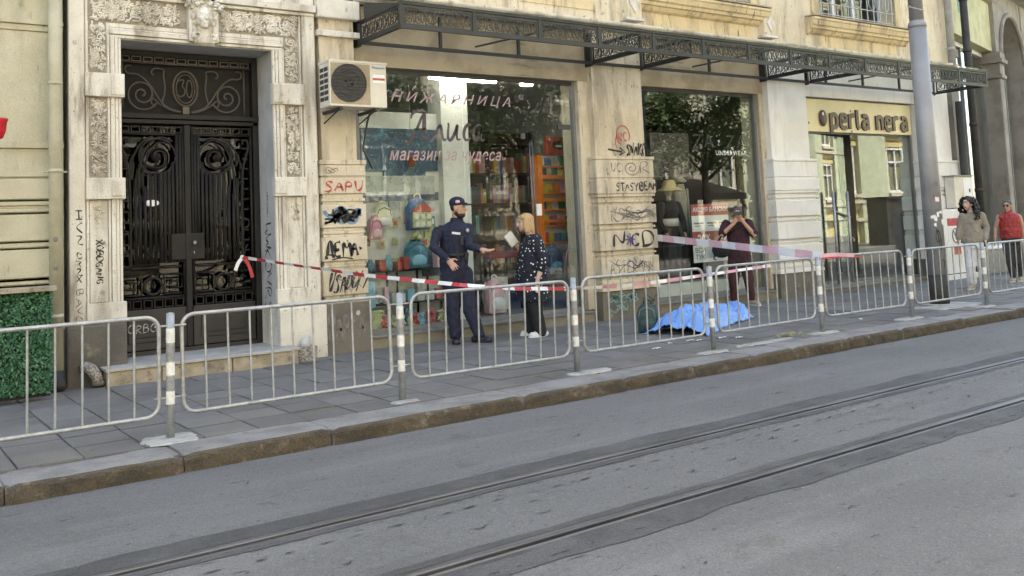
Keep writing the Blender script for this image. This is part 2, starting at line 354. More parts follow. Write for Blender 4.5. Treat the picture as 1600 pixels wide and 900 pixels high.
for a, b_ in zip(KJ, KJ[1:]):
    x0, x1 = a + .006, b_ - .006; n = max(6, int((x1 - x0) / .07)); m = MB(); dz = g.uniform(-.012, .006); dy = g.uniform(-.012, .012); sd_ = g.uniform(0, 99)
    prof = [(7.36, -.25), (6.9, -.25), (6.89, -.1), (6.895, -.03), (6.905, -.012), (6.93, 0), (7.05, .0), (7.2, .0), (7.36, -.002)]
    rings = []
    for i in range(n + 1):
        x = x0 + (x1 - x0) * i / n; e = min(i, n - i) / n * (x1 - x0); wr = .02 * max(0, 1 - e / .05)
        rings.append([(x, y + (dy if y < 7 else 0) + (.010 * noise.noise(V((x * 3, z * 9, sd_))) + .014 * noise.noise(V((x * 13, z * 25, sd_))) + wr * .7 if y < 6.95 else 0), z + (dz + .006 * noise.noise(V((x * 2.5, y * 5, sd_ + 4))) - (wr if y < 7 else wr * .3) if z > -.05 else 0)) for y, z in prof])
    k = len(prof); m.v = [p for r in rings for p in r]
    for i in range(n):
        for j in range(k):
            q = (i * k + j, i * k + (j + 1) % k, (i + 1) * k + (j + 1) % k, (i + 1) * k + j); m.f.append(q[::-1]); m.m.append(1 if 1 <= j <= 4 else 0)
    m.f += [tuple(range(k - 1, -1, -1)), tuple(range(n * k, n * k + k))]; m.m += [0, 0]
    m.build('kerb_stone', ['kerb_top', 'kerb_face'], kerb)
pav = tag(MB().quad((-30, 7.33, -.012), (60, 7.33, -.012), (60, 17, -.012), (-30, 17, -.012)).build('pavement', 'joint'), kind='structure')
sm = []
for q in range(5):
    b = MB(); h = .2075; n = 4; g = random.Random(q); vs = []
    bm_ = MB().box(-h, h, -h, h, -.04, 0); me = bm_.mesh('paving_slab', 'slab' if q % 2 else 'slab_b'); sm.append(me)
g = random.Random(3); rest = MB()
for i in range(-3, 60):
    for j in range(9):
        x = .96 + .43 * i - .215; y = 7.365 + .43 * j + .215
        if j == 8: continue
        dz = g.uniform(-.005, .004)
        if g.random() < .04: dz -= .008
        rt = (g.uniform(-.006, .006), g.uniform(-.006, .006), g.uniform(-.008, .008))
        if i < 34: link('paving_slab', g.choice(sm), pav, (x, y, dz), rt)
        else: rest.box(x - .207, x + .207, y - .207, y + .207, -.04, dz)
tag(rest.build('paving_slab', 'slab', pav), kind='stuff')
MB().box(-6, 22, 10.81, 11.24, -.03, -.002).build('edge_strip', 'slab_b', pav)
def blotch(cx, cy_, rx, ry, m, nm, z=.005, seed=0, par=None, ang=0, squ=.5):
    b = MB(); n = 26; pts = []
    for i in range(n):
        t = 2 * math.pi * i / n; c, s_ = math.cos(t), math.sin(t); k = (abs(c) ** (2 / (squ * 4 + 2)) ) if 0 else 1
        r = 1 + .22 * noise.noise(V((c * 1.7, s_ * 1.7, seed))) + .1 * noise.noise(V((c * 6, s_ * 6, seed)))
        if squ: r /= max(abs(c), abs(s_)) ** squ
        x, y = c * rx * r, s_ * ry * r; pts.append((cx + x * math.cos(ang) - y * math.sin(ang), cy_ + x * math.sin(ang) + y * math.cos(ang)))
    b.add([(x, y, z) for x, y in pts] + [(cx + (x - cx) * 1.05, cy_ + (y - cy_) * 1.05, z - .012) for x, y in pts], [tuple(range(n))] + [(i, i + n, (i + 1) % n + n, (i + 1) % n) for i in range(n)])
    return b.build(nm, m, par)
for (x, y, rx, ry, sd_) in ((2.03, 7.5, .2, .17, 1), (4.05, 7.46, .13, .07, 2), (6.2, 7.45, .26, .09, 3), (7.98, 7.42, .22, .08, 4), (10.1, 7.48, .28, .1, 5), (12.05, 7.5, .3, .1, 6), (13.95, 8.0, .6, .33, 7), (14.05, 7.5, .25, .1, 8)):
    blotch(x, y, rx, ry, 'mortar', 'mortar_patch', .007, sd_, pav)
blotch(6.8, 7.85, .6, .16, 'slab_b', 'mortar_patch', .004, 11, pav, squ=0); blotch(9.0, 7.5, .5, .09, 'mortar', 'mortar_patch', .003, 12, pav, squ=0)
oppo = tag(MB().box(-60, 120, -5.5, -.9, -.3, 0).build('opposite_pavement', 'slab'), kind='structure')

# ---------------------------------------------------------------- the street front
BL = root('apartment_building', 'old beige apartment house with carved doorway and three shop fronts', 'building', (0, 0, 0))
UP = 17.5
def bx(name, m, par, x0, x1, y0, y1, z0, z1, bev=0): return MB().box(x0, x1, y0, y1, z0, z1).build(name, m, par, bevel=bev)
# upper wall with two window openings
W2 = ((10.95, 13.6), (15.65, 18.3)); WZ = (5.42, 7.7)
for x0, x1, z0, z1, m in ((1.98, 20.4, 7.7, UP, 'pale'), (1.98, 10.95, 4.79, 7.7, 'pale'), (13.6, 15.65, 4.79, 7.7, 'pale'), (18.3, 20.4, 4.79, 7.7, 'pale'), (10.95, 13.6, 4.79, 5.42, 'yellow'), (15.65, 18.3, 4.79, 5.42, 'yellow')):
    bx('upper_wall', m, BL, x0, x1, 11.2, 11.75, z0, z1)
for x0, x1 in ((5.9, 7.4), (8.3, 9.8)): bx('wall_panel', 'yellow', BL, x0, x1, 11.185, 11.2, 4.95, 6.6, .008)
bx('side_wall', 'hall', BL, 1.99, 2.2, 11.9, 20, 0, UP); bx('side_wall', 'hall', BL, 20.15, 20.38, 11.76, 20, 0, UP)
bx('back_wall', 'hall', BL, 2.2, 20.15, 19.8, 20, 0, UP); bx('roof', 'zinc', BL, 1.7, 20.6, 10.9, 20.2, UP, UP + .3)
bx('floor_slab', 'hall', BL, 2.2, 20.15, 11.76, 19.8, 4.3, 4.6)
for k, (x0, x1) in enumerate(W2):
    wn = sub('upper_window', BL)
    MB().box(x0, x1, 11.55, 11.556, 5.42, 7.7).build('pane', 'house_glass', wn)
    xs = (x0, (x0 + x1) / 2 - .35, (x0 + x1) / 2 + .35, x1)
    for i, x in enumerate(xs): bx('mullion', 'white_plastic', wn, x - (.0 if i == 0 else .05), x + (.0 if i == 3 else .05) + .0001 * i, 11.5, 11.6, 5.425, 7.69, .005)
    bx('frame_rail', 'white_plastic', wn, x0 + .001, x1 - .001, 11.49, 11.61, 5.422, 5.5)
    bx('curtain', 'white_plastic', wn, x0 + .5, x0 + 1.0, 11.75, 11.78, 5.45, 7.6); bx('room_back', 'room_dark', wn, x0 - .5, x1 + .5, 13.5, 13.6, 4.61, 8)
    gr = MB(); n = 11; xa, xb = x0 + .1, x1 - .1
    for i in range(n + 1):
        x = xa + (xb - xa) * i / n; MB().tube([(x, 11.17, 5.46), (x, 11.17, 6.5)], .011, 6).build('grille_bar', 'galv', wn)
    for z in (5.5, 5.72, 6.1, 6.45): MB().tube([(xa - .05, 11.165, z), (xb + .05, 11.165, z)], .011, 6).build('grille_rail', 'galv', wn)
    for i in range(5):
        x = xa + (xb - xa) * (i + .5) / 5; MB().tube([(x + .12 * math.cos(t * math.pi / 10), 11.155, 5.91 + .17 * math.sin(t * math.pi / 10)) for t in range(20)], .009, 6, closed=True).build('grille_ring', 'galv', wn)
    pf = [(11.19, 5.05), (11.14, 5.08), (11.1, 5.14), (11.06, 5.15), (11.05, 5.2), (11.02, 5.22), (11.0, 5.3), (10.98, 5.32), (10.98, 5.36), (11.19, 5.38)]
    MB().profx(pf, x0 - .4, x1 + .35).build('window_sill', 'yellow', wn); bx('sill_cap', 'lintel', wn, x0 - .42, x1 + .37, 10.97, 11.3, 5.381, 5.405)
    bx('window_jamb', 'yellow', wn, x0 - .22, x0, 11.15, 11.199, 5.41, 7.8); bx('window_jamb', 'yellow', wn, x1, x1 + .22, 11.15, 11.199, 5.41, 7.8)
for x in (10.35, 13.78):
    p = sub('pilaster', BL)
    bx('shaft', 'pale', p, x, x + .38, 11.1, 11.199, 5.3, 9, .01); bx('pendant', 'pale', p, x + .02, x + .34, 11.04, 11.199, 4.88, 5.28, .01)
    MB().prism([(x + .08, 5.1), (x + .18, 4.95), (x + .28, 5.1), (x + .18, 5.25)], 11.015, 11.05).build('diamond', 'lime', p)
    bx('foot', 'lime', p, x - .01, x + .37, 11.02, 11.199, 4.83, 4.879, .006)
MB().profx([(11.21, 4.62), (11.12, 4.64), (11.08, 4.68), (11.02, 4.7), (11.0, 4.74), (11.0, 4.765), (11.21, 4.785)], 5.5, 20.42).build('cornice', 'lime', BL)
# lintel strips over the shops, rough stone
bx('lintel', 'lintel', BL, 5.4, 9.75, 11.3, 11.75, 3.8, 4.62); bx('lintel', 'lintel', BL, 10.6, 14.0, 11.3, 11.75, 3.8, 4.62); bx('lintel', 'wall_white', BL, 15.0, 20.35, 11.29, 11.75, 3.83, 4.62)
bx('recess_strip', 'beige', BL, 9.44, 9.66, 11.301, 11.74, .18, 3.799); bx('recess_strip', 'beige', BL, 13.81, 13.98, 11.301, 11.74, .18, 3.799)
def pier(x0, x1, courses, shaft, zt, m, mp, yf=11.15, nm='pier', plinth=.45):
    p = sub(nm, BL)
    bx('plinth', mp, p, x0 - .03, x1 + .05, yf - .02, 11.75, -.02, plinth, .012)
    for z0, z1, o in courses: bx('stone_block', m, p, x0 - o, x1 + o, yf - o, 11.74 - o * .02, z0 + .0005, z1 - .0005, .01 if z1 - z0 > .1 else .004)
    bx('shaft', m, p, x0 + .02, x1 - .05, yf + .03, 11.735, shaft, zt, .01)
    return p
C2 = [(.45, .5, .05), (.5, .56, .02), (.56, .62, .04), (.62, .66, .01), (.66, .97, .05), (.97, 1.01, .0), (1.01, 1.04, .025), (1.04, 1.08, .0), (1.08, 1.39, .05), (1.39, 1.42, .0), (1.42, 1.46, .03), (1.46, 1.5, .0), (1.5, 1.8, .05), (1.8, 1.84, .0), (1.84, 1.89, .03), (1.89, 1.93, .01), (1.93, 1.98, .045), (1.98, 2.2, .06), (2.2, 2.235, .03), (2.235, 2.53, .045), (2.53, 2.58, .06)]
P1 = pier(4.96, 5.53, [(.64, .7, .02), (.7, .74, .0), (.74, 1.07, .03), (1.07, 1.1, .0), (1.1, 1.13, .015), (1.13, 1.18, .0), (1.18, 1.49, .03), (1.49, 1.53, .0), (1.53, 1.57, .015), (1.57, 1.61, .0), (1.61, 1.91, .03), (1.91, 1.95, .0), (1.95, 1.99, .02), (1.99, 2.05, .0), (2.05, 2.26, .03), (2.26, 2.28, .01), (2.28, 2.43, .03), (2.43, 2.49, .045)], 2.49, 4.62, 'beige', 'plinth', plinth=.64)
bx('capital_band', 'lime', P1, 4.93, 5.54, 11.1, 11.2, 4.12, 4.2, .01); bx('capital_band', 'lime', P1, 4.93, 5.54, 11.08, 11.2, 4.36, 4.62, .02)
P2 = pier(9.62, 10.77, C2, 2.58, 4.62, 'beige', 'plinth'); P3 = pier(13.92, 15.12, C2, 2.58, 4.62, 'wall_white', 'plinth'); P4 = pier(18.98, 20.2, C2, 2.58, 4.62, 'wall_white', 'plinth')
# rooms behind the shop fronts
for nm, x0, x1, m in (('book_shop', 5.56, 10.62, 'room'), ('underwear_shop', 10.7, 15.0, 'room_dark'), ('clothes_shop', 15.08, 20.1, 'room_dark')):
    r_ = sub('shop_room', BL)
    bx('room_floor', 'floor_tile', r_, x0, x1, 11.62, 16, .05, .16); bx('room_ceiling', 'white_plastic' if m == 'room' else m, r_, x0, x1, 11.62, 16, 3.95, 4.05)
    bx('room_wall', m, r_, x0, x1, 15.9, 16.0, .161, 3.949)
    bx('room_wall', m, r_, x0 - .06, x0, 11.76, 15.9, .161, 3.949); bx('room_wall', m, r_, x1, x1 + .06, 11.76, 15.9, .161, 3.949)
def shopwin(nm, x0, x1, z0, z1, posts, lab, sillz=.17):
    wn = sub(nm, BL); wn['label'] = lab
    bx('sill_wall', 'sill', wn, x0 - .12, x1 + .05, 11.2, 11.62, -.02, sillz - .03, .006); bx('sill_ledge', 'frame', wn, x0 - .1, x1 + .04, 11.17, 11.6, sillz - .029, sillz, .004)
    xs = [x0] + posts + [x1]
    for a, b_ in zip(xs, xs[1:]): MB().box(a + .012, b_ - .012, 11.42, 11.43, z0 + .02, z1 - .03).build('pane', 'shop_glass', wn)
    bx('frame_top', 'frame_dark', wn, x0, x1, 11.4, 11.46, z1 - .04, z1 + .03); bx('frame_bottom', 'frame', wn, x0, x1, 11.4, 11.46, sillz + .001, z0 + .03)
    bx('frame_side', 'frame', wn, x0 - .02, x0 + .03, 11.39, 11.47, sillz + .001, z1 + .03); bx('frame_side', 'frame', wn, x1 - .03, x1 + .02, 11.39, 11.47, sillz + .001, z1 + .03)
    return wn
SW1 = shopwin('shop_window', 5.6, 9.42, .2, 3.78, [7.32, 8.5], 'bookshop window with pink lettering')
SW2 = shopwin('shop_window', 10.85, 13.79, .2, 3.78, [12.3, 13.2], 'underwear shop window with a sale poster')
SW3 = shopwin('shop_window', 15.25, 18.93, .1, 3.15, [15.6, 16.75], 'dark clothes shop window below a yellow sign', .08)
for x in (8.48, 8.53):                       # glass door of the bookshop with its long handle
    MB().tube([(x, 11.37, 1.2), (x, 11.37, 2.8)], .012, 8).build('door_handle', 'steel', SW1, True)
bx('door_closer', 'frame_dark', SW1, 9.05, 9.3, 11.36, 11.4, 3.02, 3.1, .006); bx('door_lock', 'white_plastic', SW1, 8.58, 8.68, 11.395, 11.41, 1.68, 1.86)
for x, z in ((8.4, 3.5), (8.4, 2.9), (12.3, 3.3), (12.3, 2.8), (15.35, 3.1), (16.75, 3.1)): bx('glass_clip', 'steel', SW1 if x < 10 else SW2 if x < 14 else SW3, x - .03, x + .03, 11.4, 11.45, z - .04, z + .04, .004)
for o in list(SW3.children):                 # the door leaf stands a little ajar
    if o.name.startswith('pane') and 15.5 < o.data.vertices[0].co.x < 16.7: bpy.data.objects.remove(o)
MB().box(.0, 1.13, .0, .01, .12, 3.12).build('door_pane', 'shop_glass', SW3, loc=(15.61, 11.44, 0), rot=(0, 0, R(7)))
bx('door_bottom', 'frame', SW3, 15.62, 16.74, 11.47, 11.5, .1, .16)
for x, y in ((15.95, 11.36), (16.5, 11.42)): MB().tube([(x, y, .12), (x, y, 1.95)], .028, 10).build('door_handle', 'galv', SW3, True)
MB().tube([(15.95, 11.5, 1.62), (16.7, 11.52, 1.42)], .02, 8).build('push_bar', 'galv', SW3, True)

# ---------------------------------------------------------------- carved doorway
DS = sub('door_surround', BL)
for x0, x1 in ((1.98, 2.52), (4.33, 4.92)): bx('jamb', 'lime', DS, x0, x1, 11.18, 11.95, .0, 3.88)
MB().quad((4.329, 11.181, .2), (4.329, 11.949, .2), (4.329, 11.949, 3.88), (4.329, 11.181, 3.88)).build('reveal_face', 'reveal', DS)
bx('door_lintel', 'lime', DS, 1.98, 4.92, 11.18, 11.95, 3.8801, 4.79)
bx('soffit', 'reveal', DS, 2.52, 4.32, 11.2, 11.94, 3.874, 3.8799)
def mir(x): return 6.86 - x
for side in (0, 1):
    f = (lambda x: x) if side == 0 else mir
    bx('outer_strip', 'lime', DS, f(1.97), f(2.13), 11.14, 11.2, .65, 4.46, .006)
    bx('fillet', 'lime', DS, f(2.145), f(2.17), 11.155, 11.2, .66, 4.36, .005)
    for a, b_, y in ((2.375, 2.4, 11.15), (2.405, 2.45, 11.135), (2.455, 2.49, 11.15), (2.495, 2.525, 11.16)): bx('fillet', 'lime', DS, f(a), f(b_), y, 11.2, .66, 3.9, .005)
    for z0, z1, o in ((3.19, 3.46, .0), (2.03, 2.27, .0), (.65, .88, .0)): bx('block', 'lime', DS, f(2.132), f(2.55), 11.1, 11.2, z0, z1, .008)
    for z0, z1 in ((3.21, 3.44), (2.06, 2.24)): bx('block_face', 'lime', DS, f(2.4), f(2.545), 11.085, 11.2, z0, z1, .008)
    bx('base', 'plinth_left' if side == 0 else 'lime', DS, f(1.92), f(2.54), 11.06, 11.94, -.02, .649, .02)
bx('top_moulding', 'lime', DS, 1.97, 4.9, 11.12, 11.2, 4.36, 4.4, .008); bx('top_moulding', 'lime', DS, 1.96, 4.91, 11.08, 11.2, 4.405, 4.5, .01)
for a, b_, y in ((3.885, 3.92, 11.15), (3.925, 3.97, 11.13), (3.975, 4.0, 11.15), (4.005, 4.04, 11.16)): bx('lintel_moulding', 'lime', DS, 2.4, 4.46, y, 11.2, a, b_, .005)
def relief(x0, x1, z0, z1, seed, y=11.18, nm='carved_relief', dens=1.45, par=None, m='lime'):
    g = random.Random(seed); b = MB(); w_, h_ = x1 - x0, z1 - z0; s_ = min(w_, h_); A = w_ * h_
    def P(u, v, d=0): return (x0 + u * w_, y - d, z0 + v * h_)
    for _ in range(int(A * 55 * dens) + 2):                       # rosettes
        cx, cz = g.uniform(x0 + .14 * s_, x1 - .14 * s_), g.uniform(z0 + .14 * s_, z1 - .14 * s_); r = s_ * g.uniform(.12, .2); k = g.choice((5, 6)); a0 = g.uniform(0, 6)
        for i in range(k):
            a = a0 + 6.283 * i / k; b.ell((cx + r * .62 * math.cos(a), y - .012, cz + r * .62 * math.sin(a)), (r * .52, .03, r * .33), 8, 5, (0, -a, 0))
        b.ell((cx, y - .025, cz), r * .26, 8, 6)
    for _ in range(int(A * 70 * dens) + 2):                       # curling stems
        cx, cz = g.uniform(x0 + .2 * s_, x1 - .2 * s_), g.uniform(z0 + .2 * s_, z1 - .2 * s_); r = s_ * g.uniform(.12, .24); sg = g.choice((-1, 1))
        p = spiral(cx, cz, .02 * s_, r, g.uniform(0, 360), 1.3 * sg, 14); b.tube(XZ([(min(max(a, x0), x1), min(max(c, z0), z1)) for a, c in p], y - .012), [.011 + .004 * math.sin(i * .5) for i in range(len(p))], 6)
    for _ in range(int(A * 260 * dens) + 4):                      # leaves
        cx, cz = g.uniform(x0 + .1 * s_, x1 - .1 * s_), g.uniform(z0 + .08 * s_, z1 - .08 * s_); b.ell((cx, y - .006, cz), (s_ * g.uniform(.11, .22), .028, s_ * g.uniform(.04, .07)), 8, 5, (0, g.uniform(0, 3.14), g.uniform(-.2, .2)))
    for _ in range(int(A * 160 * dens)):                          # berries
        b.ell((g.uniform(x0 + .03, x1 - .03), y - .012, g.uniform(z0 + .03, z1 - .03)), g.uniform(.009, .016), 6, 4)
    o = b.build(nm, m, par or DS, True); o['kind'] = 'stuff'; return o
for side in (0, 1):
    f = (lambda a, b_: (a, b_)) if side == 0 else (lambda a, b_: (mir(b_), mir(a)))
    a, b_ = f(2.18, 2.37)
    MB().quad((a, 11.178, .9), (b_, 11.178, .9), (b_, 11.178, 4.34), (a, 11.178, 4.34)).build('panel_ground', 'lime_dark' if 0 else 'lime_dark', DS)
    relief(a, b_, 3.49, 4.07, 31 + side); relief(a, b_, 2.3, 3.17, 41 + side); relief(a + .03, b_ - .03, 1.72, 1.97, 51 + side, dens=.8)
    bx('plain_panel', 'lime', DS, a, b_, 11.165, 11.2, .885, 1.7, .006); bx('plain_panel', 'lime', DS, a, b_, 11.17, 11.2, 1.7, 2.02, .004)
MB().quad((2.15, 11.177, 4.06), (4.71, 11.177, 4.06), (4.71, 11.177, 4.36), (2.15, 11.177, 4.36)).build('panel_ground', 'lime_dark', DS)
relief(2.2, 3.22, 4.07, 4.35, 61); relief(3.68, 4.68, 4.07, 4.35, 62)
k_ = MB(); X0, Z0, Y0 = 3.46, 4.2, 11.1               # keystone mask
k_.ell((X0, Y0 - .02, Z0), (.095, .1, .135), 16, 12); k_.ell((X0, Y0 - .04, Z0 - .085), (.06, .07, .055)); k_.cap((X0, Y0 - .125, Z0 + .02), (X0, Y0 - .14, Z0 - .035), .012, .02)
k_.ell((X0, Y0 - .115, Z0 - .075), (.035, .012, .01)); k_.ell((X0, Y0 - .11, Z0 - .092), (.028, .014, .011)); k_.ell((X0, Y0 - .1, Z0 - .125), (.025, .025, .02))
for s_ in (-1, 1):
    k_.ell((X0 + s_ * .055, Y0 - .09, Z0 - .03), (.028, .025, .028)); k_.cap((X0 + s_ * .02, Y0 - .112, Z0 + .04), (X0 + s_ * .065, Y0 - .095, Z0 + .042), .011, .009); k_.ell((X0 + s_ * .042, Y0 - .103, Z0 + .022), (.018, .012, .008))
    for i in range(5): k_.ell((X0 + s_ * (.12 + .012 * math.sin(i * 2)), Y0 - .01, Z0 + .07 - i * .075), (.035, .05, .045))
    k_.tube(XZ(spiral(X0 + s_ * .1, Z0 - .23, .01, .06, 0, 1.2 * s_, 12), Y0 - .04), .016, 6)
k_.blob('mask_face', 'lime', DS, .008, 2)
k_ = MB(); g = random.Random(77)
for i in range(46):
    a = g.uniform(0, math.pi); r = g.uniform(.1, .2); c = (X0 + r * math.cos(a) * 1.1, Y0 - g.uniform(-.02, .07), Z0 + .1 + r * .8 * math.sin(a))
    k_.ell(c, (g.uniform(.02, .04), .03, g.uniform(.015, .03)), 8, 6, (0, g.uniform(0, 3), 0))
tag(k_.build('flower_wreath', 'lime', DS, True), kind='stuff')
bx('keystone', 'lime', DS, 3.28, 3.64, 11.08, 11.2, 3.9, 4.5, .02)
MB().profx([(11.1, 3.86), (11.06, 3.89), (11.05, 3.95), (11.1, 3.99)], 3.34, 3.58).build('keystone_foot', 'lime', DS)
# step
ST = sub('door_step', BL)
for x0, x1 in ((2.27, 2.83), (2.84, 3.62), (3.63, 4.43)): bx('step_stone', 'stone_step', ST, x0, x1, 10.78, 11.0, -.02, .155, .012)
bx('step_slab', 'step_top', ST, 2.25, 4.44, 10.76, 11.95, .156, .19, .006)
bx('rough_block', 'terrazzo', ST, 4.47, 4.72, 10.88, 11.055, -.02, .17, .015)
MB().cap((4.6, 10.98, .2), (4.62, 10.98, .26), .07, .05).blob('rough_stone', 'reveal', ST, .01, 2)
# the iron door, two leaves and a transom with the house number
DR = sub('entrance_door', BL); YD = 11.7
bx('threshold', 'door_dark', DR, 2.53, 4.32, YD - .02, YD + .1, .191, .24)
MB().box(2.54, 4.31, YD + .1, YD + .106, .85, 3.8).build('door_pane', 'door_glass', DR)
bx('hall_floor', 'floor_tile', DR, 2.25, 4.9, 11.96, 17, .05, .19); bx('hall_back', 'hall', DR, 2.21, 4.9, 16.9, 17, .2, 4.2); bx('hall_wall', 'hall', DR, 4.75, 4.88, 11.96, 16.9, .2, 4.2); bx('hall_ceiling', 'hall', DR, 2.21, 4.9, 11.96, 17, 4.2, 4.29)
for x0, x1, z0, z1, y0 in ((2.53, 2.6, .2, 3.86, 0), (4.25, 4.32, .2, 3.86, 0), (2.6, 4.25, 3.8, 3.86, .005), (2.53, 4.32, 3.03, 3.09, -.02), (2.53, 4.32, 2.97, 3.02, .0), (3.37, 3.44, .25, 2.96, -.015)):
    bx('door_stile', 'iron', DR, x0, x1, YD - .03 + y0, YD + .08, z0, z1, .006)
MB().box(2.6, 4.25, YD + .085, YD + .09, 3.1, 3.8).build('transom_backing', 'groove', DR)
def iron(pts, r, nm='iron_bar', m='iron', y=YD, flat=1.0, n=6): return MB().tube(XZ(pts, y), r, n, flat=flat).build(nm, m, DR, True)
TX = 3.405
iron([(2.62, 3.72), (4.23, 3.72)], .012, 'transom_bar', 'iron_brown'); iron([(2.66, 3.1), (2.66, 3.78)], .01, 'transom_bar', 'iron_brown'); iron([(4.15, 3.1), (4.15, 3.78)], .01, 'transom_bar', 'iron_brown')
for s_ in (-1, 1):
    q = lambda p: [(TX + s_ * a, b_) for a, b_ in p]
    iron(q([(.52 + (.2 * (1 - i / 50)) * math.cos(i / 50 * 4.6 * math.pi + 3.6), 3.33 + (.205 * (1 - i / 50)) * math.sin(i / 50 * 4.6 * math.pi + 3.6)) for i in range(48)]), .011, 'scroll', 'iron_brown')
    iron(q(chaikin([(.06, 3.13), (.2, 3.16), (.3, 3.24), (.42, 3.45), (.56, 3.58), (.68, 3.57), (.72, 3.62), (.7, 3.68), (.64, 3.67)])), .01, 'scroll', 'iron_brown')
    iron(q(chaikin([(.29, 3.22), (.24, 3.4), (.27, 3.6), (.25, 3.64), (.3, 3.66), (.38, 3.66), (.42, 3.6), (.38, 3.57)])), .009, 'scroll', 'iron_brown')
    iron(q(chaikin([(.3, 3.2), (.4, 3.3), (.42, 3.22), (.38, 3.2)])), .009, 'scroll', 'iron_brown')
    b = MB()
    for i in range(9): b.ell((TX + s_ * (.08 + .024 * i), YD - .01, 3.125 + .0011 * i * i), (.02, .018, .016), 8, 6)
    b.build('garland', 'iron_brown', DR, True)
iron(arc(TX, 3.42, .15, .22, 0, 360, 32), .012, 'number_ring', 'iron_brown'); iron(arc(TX, 3.42, .115, .18, 0, 360, 32), .007, 'number_ring', 'iron_brown')
bx('number_foot', 'iron_brown', DR, TX - .04, TX + .04, YD - .02, YD + .02, 3.1, 3.19)
iron(chaikin([(TX - .1, 3.5), (TX - .07, 3.53), (TX - .01, 3.53), (TX - .05, 3.45), (TX - .01, 3.42), (TX - .01, 3.35), (TX - .06, 3.31), (TX - .1, 3.34)]), .008, 'house_number', 'iron_brown', YD - .01)
iron(arc(TX + .045, 3.42, .035, .11, 0, 360, 20), .008, 'house_number', 'iron_brown', YD - .01)
def keys(x0, x1, z0, z1, n, m='iron'):
    w_ = (x1 - x0) / n
    for i in range(n):
        a = x0 + i * w_; b = MB(); t = .012
        b.box(a + .01, a + w_ - .01, YD - .01, YD + .02, z0, z0 + t).box(a + .01, a + w_ - .01, YD - .01, YD + .02, z1 - t, z1)
        b.box(a + .01, a + .01 + t, YD - .009, YD + .019, z0 + t, z1 - t).box(a + w_ - .01 - t, a + w_ - .01, YD - .009, YD + .019, z0 + t, z1 - t); b.build('key_link', m, DR)
keys(2.62, 4.23, 3.73, 3.795, 12, 'iron_brown')
for lx, sg in ((2.985, 1), (3.845, -1)):
    L = lambda p: [(lx + sg * a, b_) for a, b_ in p]
    keys(lx - .37, lx + .37, 2.86, 2.94, 6); iron([(lx - .38, 2.84), (lx + .38, 2.84)], .014, 'leaf_rail')
    for s_ in (-1, 1): iron([(lx + s_ * .375, .8), (lx + s_ * .375, 2.95)], .018, 'leaf_stile')
    keys_x = lx - sg * .335
    for i in range(14): bx('ladder_link', 'iron', DR, lx - sg * .30 - .03, lx - sg * .30 + .03, YD - .012, YD + .02, .98 + i * .13, .998 + i * .13)
    # volute
    for k in range(4):
        p = [(.07 + (.2 - .035 * k) * (1 - i / 46) * math.cos(2.6 + k * 1.5 - sg * 0 + i / 46 * 7.6), 2.57 + (.2 - .035 * k) * (1 - i / 46) * math.sin(2.6 + k * 1.5 + i / 46 * 7.6)) for i in range(45)]
        iron(L(p), .017, 'volute')
    iron(arc(lx + sg * .07, 2.57, .215, .215, 0, 360, 32), .013, 'volute_ring')
    b = MB()
    for i in range(7): b.ell((lx + sg * .07 + .025 * math.cos(i) * (i > 0), YD - .02, 2.57 + .025 * math.sin(i) * (i > 0)), .014, 8, 6)
    b.build('flower_boss', 'iron', DR, True)
    iron(L(chaikin([(-.14, 2.0), (-.16, 2.3), (-.12, 2.55), (-.02, 2.74), (.1, 2.82), (.25, 2.76)])), .014, 'stem'); iron(L(chaikin([(-.08, 2.0), (-.11, 2.3), (-.07, 2.5), (.0, 2.68), (.1, 2.75)])), .011, 'stem')
    iron(L(chaikin([(-.25, 1.2), (-.25, 2.3), (-.3, 2.55), (-.35, 2.7), (-.33, 2.79), (-.27, 2.79), (-.27, 2.73)])), .017, 'stem'); iron(L(chaikin([(-.26, 2.4), (-.2, 2.6), (-.1, 2.76), (.02, 2.82)])), .012, 'stem')
    for x, z1 in ((-.19, 2.3), (-.08, 2.2), (.04, 2.36), (.15, 2.38), (.25, 2.5), (.34, 2.84), (-.14, 2.1), (-.02, 2.35), (.1, 2.36), (.2, 2.4), (.3, 2.84)): iron(L([(x, 1.27), (x, z1)]), .021, 'upright')
    for x, z in ((-.28, 1.72), (.0, 1.85)): iron(arc(lx + sg * x, z, .055, .06, 0, 360, 18), .011, 'ring')
    for x in (-.26, -.02, .2): iron(L(chaikin([(x - .05, 1.45), (x - .01, 1.37), (x, 1.28), (x + .01, 1.37), (x + .05, 1.45)])), .013, 'tulip'); iron(L([(x - .1, 1.22), (x + .14, 1.22)]), .017, 'crossbar')
    iron(arc(lx - sg * .0, 1.0, .1, .1, 0, 360, 24), .018, 'ring')
    for s_ in (-1, 1):
        c = lx + s_ * .23; iron([(c + s_ * .11, .9), (c - s_ * .1, .9), (c - s_ * .1, 1.13), (c + s_ * .11, 1.13), (c + s_ * .11, .97), (c - s_ * .02, .97), (c - s_ * .02, 1.05), (c + s_ * .05, 1.05)], .015, 'greek_key')
    iron([(lx - .38, .86), (lx + .38, .86)], .018, 'leaf_rail'); keys(lx - .37, lx + .37, .74, .84, 6)
    bx('kick_panel', 'door_dark', DR, lx - .39, lx + .39, YD - .02, YD + .07, .25, .73, .006)
    bx('panel_field', 'door_dark', DR, lx - .3, lx + .3, YD - .035, YD - .019, .34, .64, .008); bx('panel_field', 'door_dark', DR, lx - .25, lx + .25, YD - .048, YD - .034, .4, .58, .008)
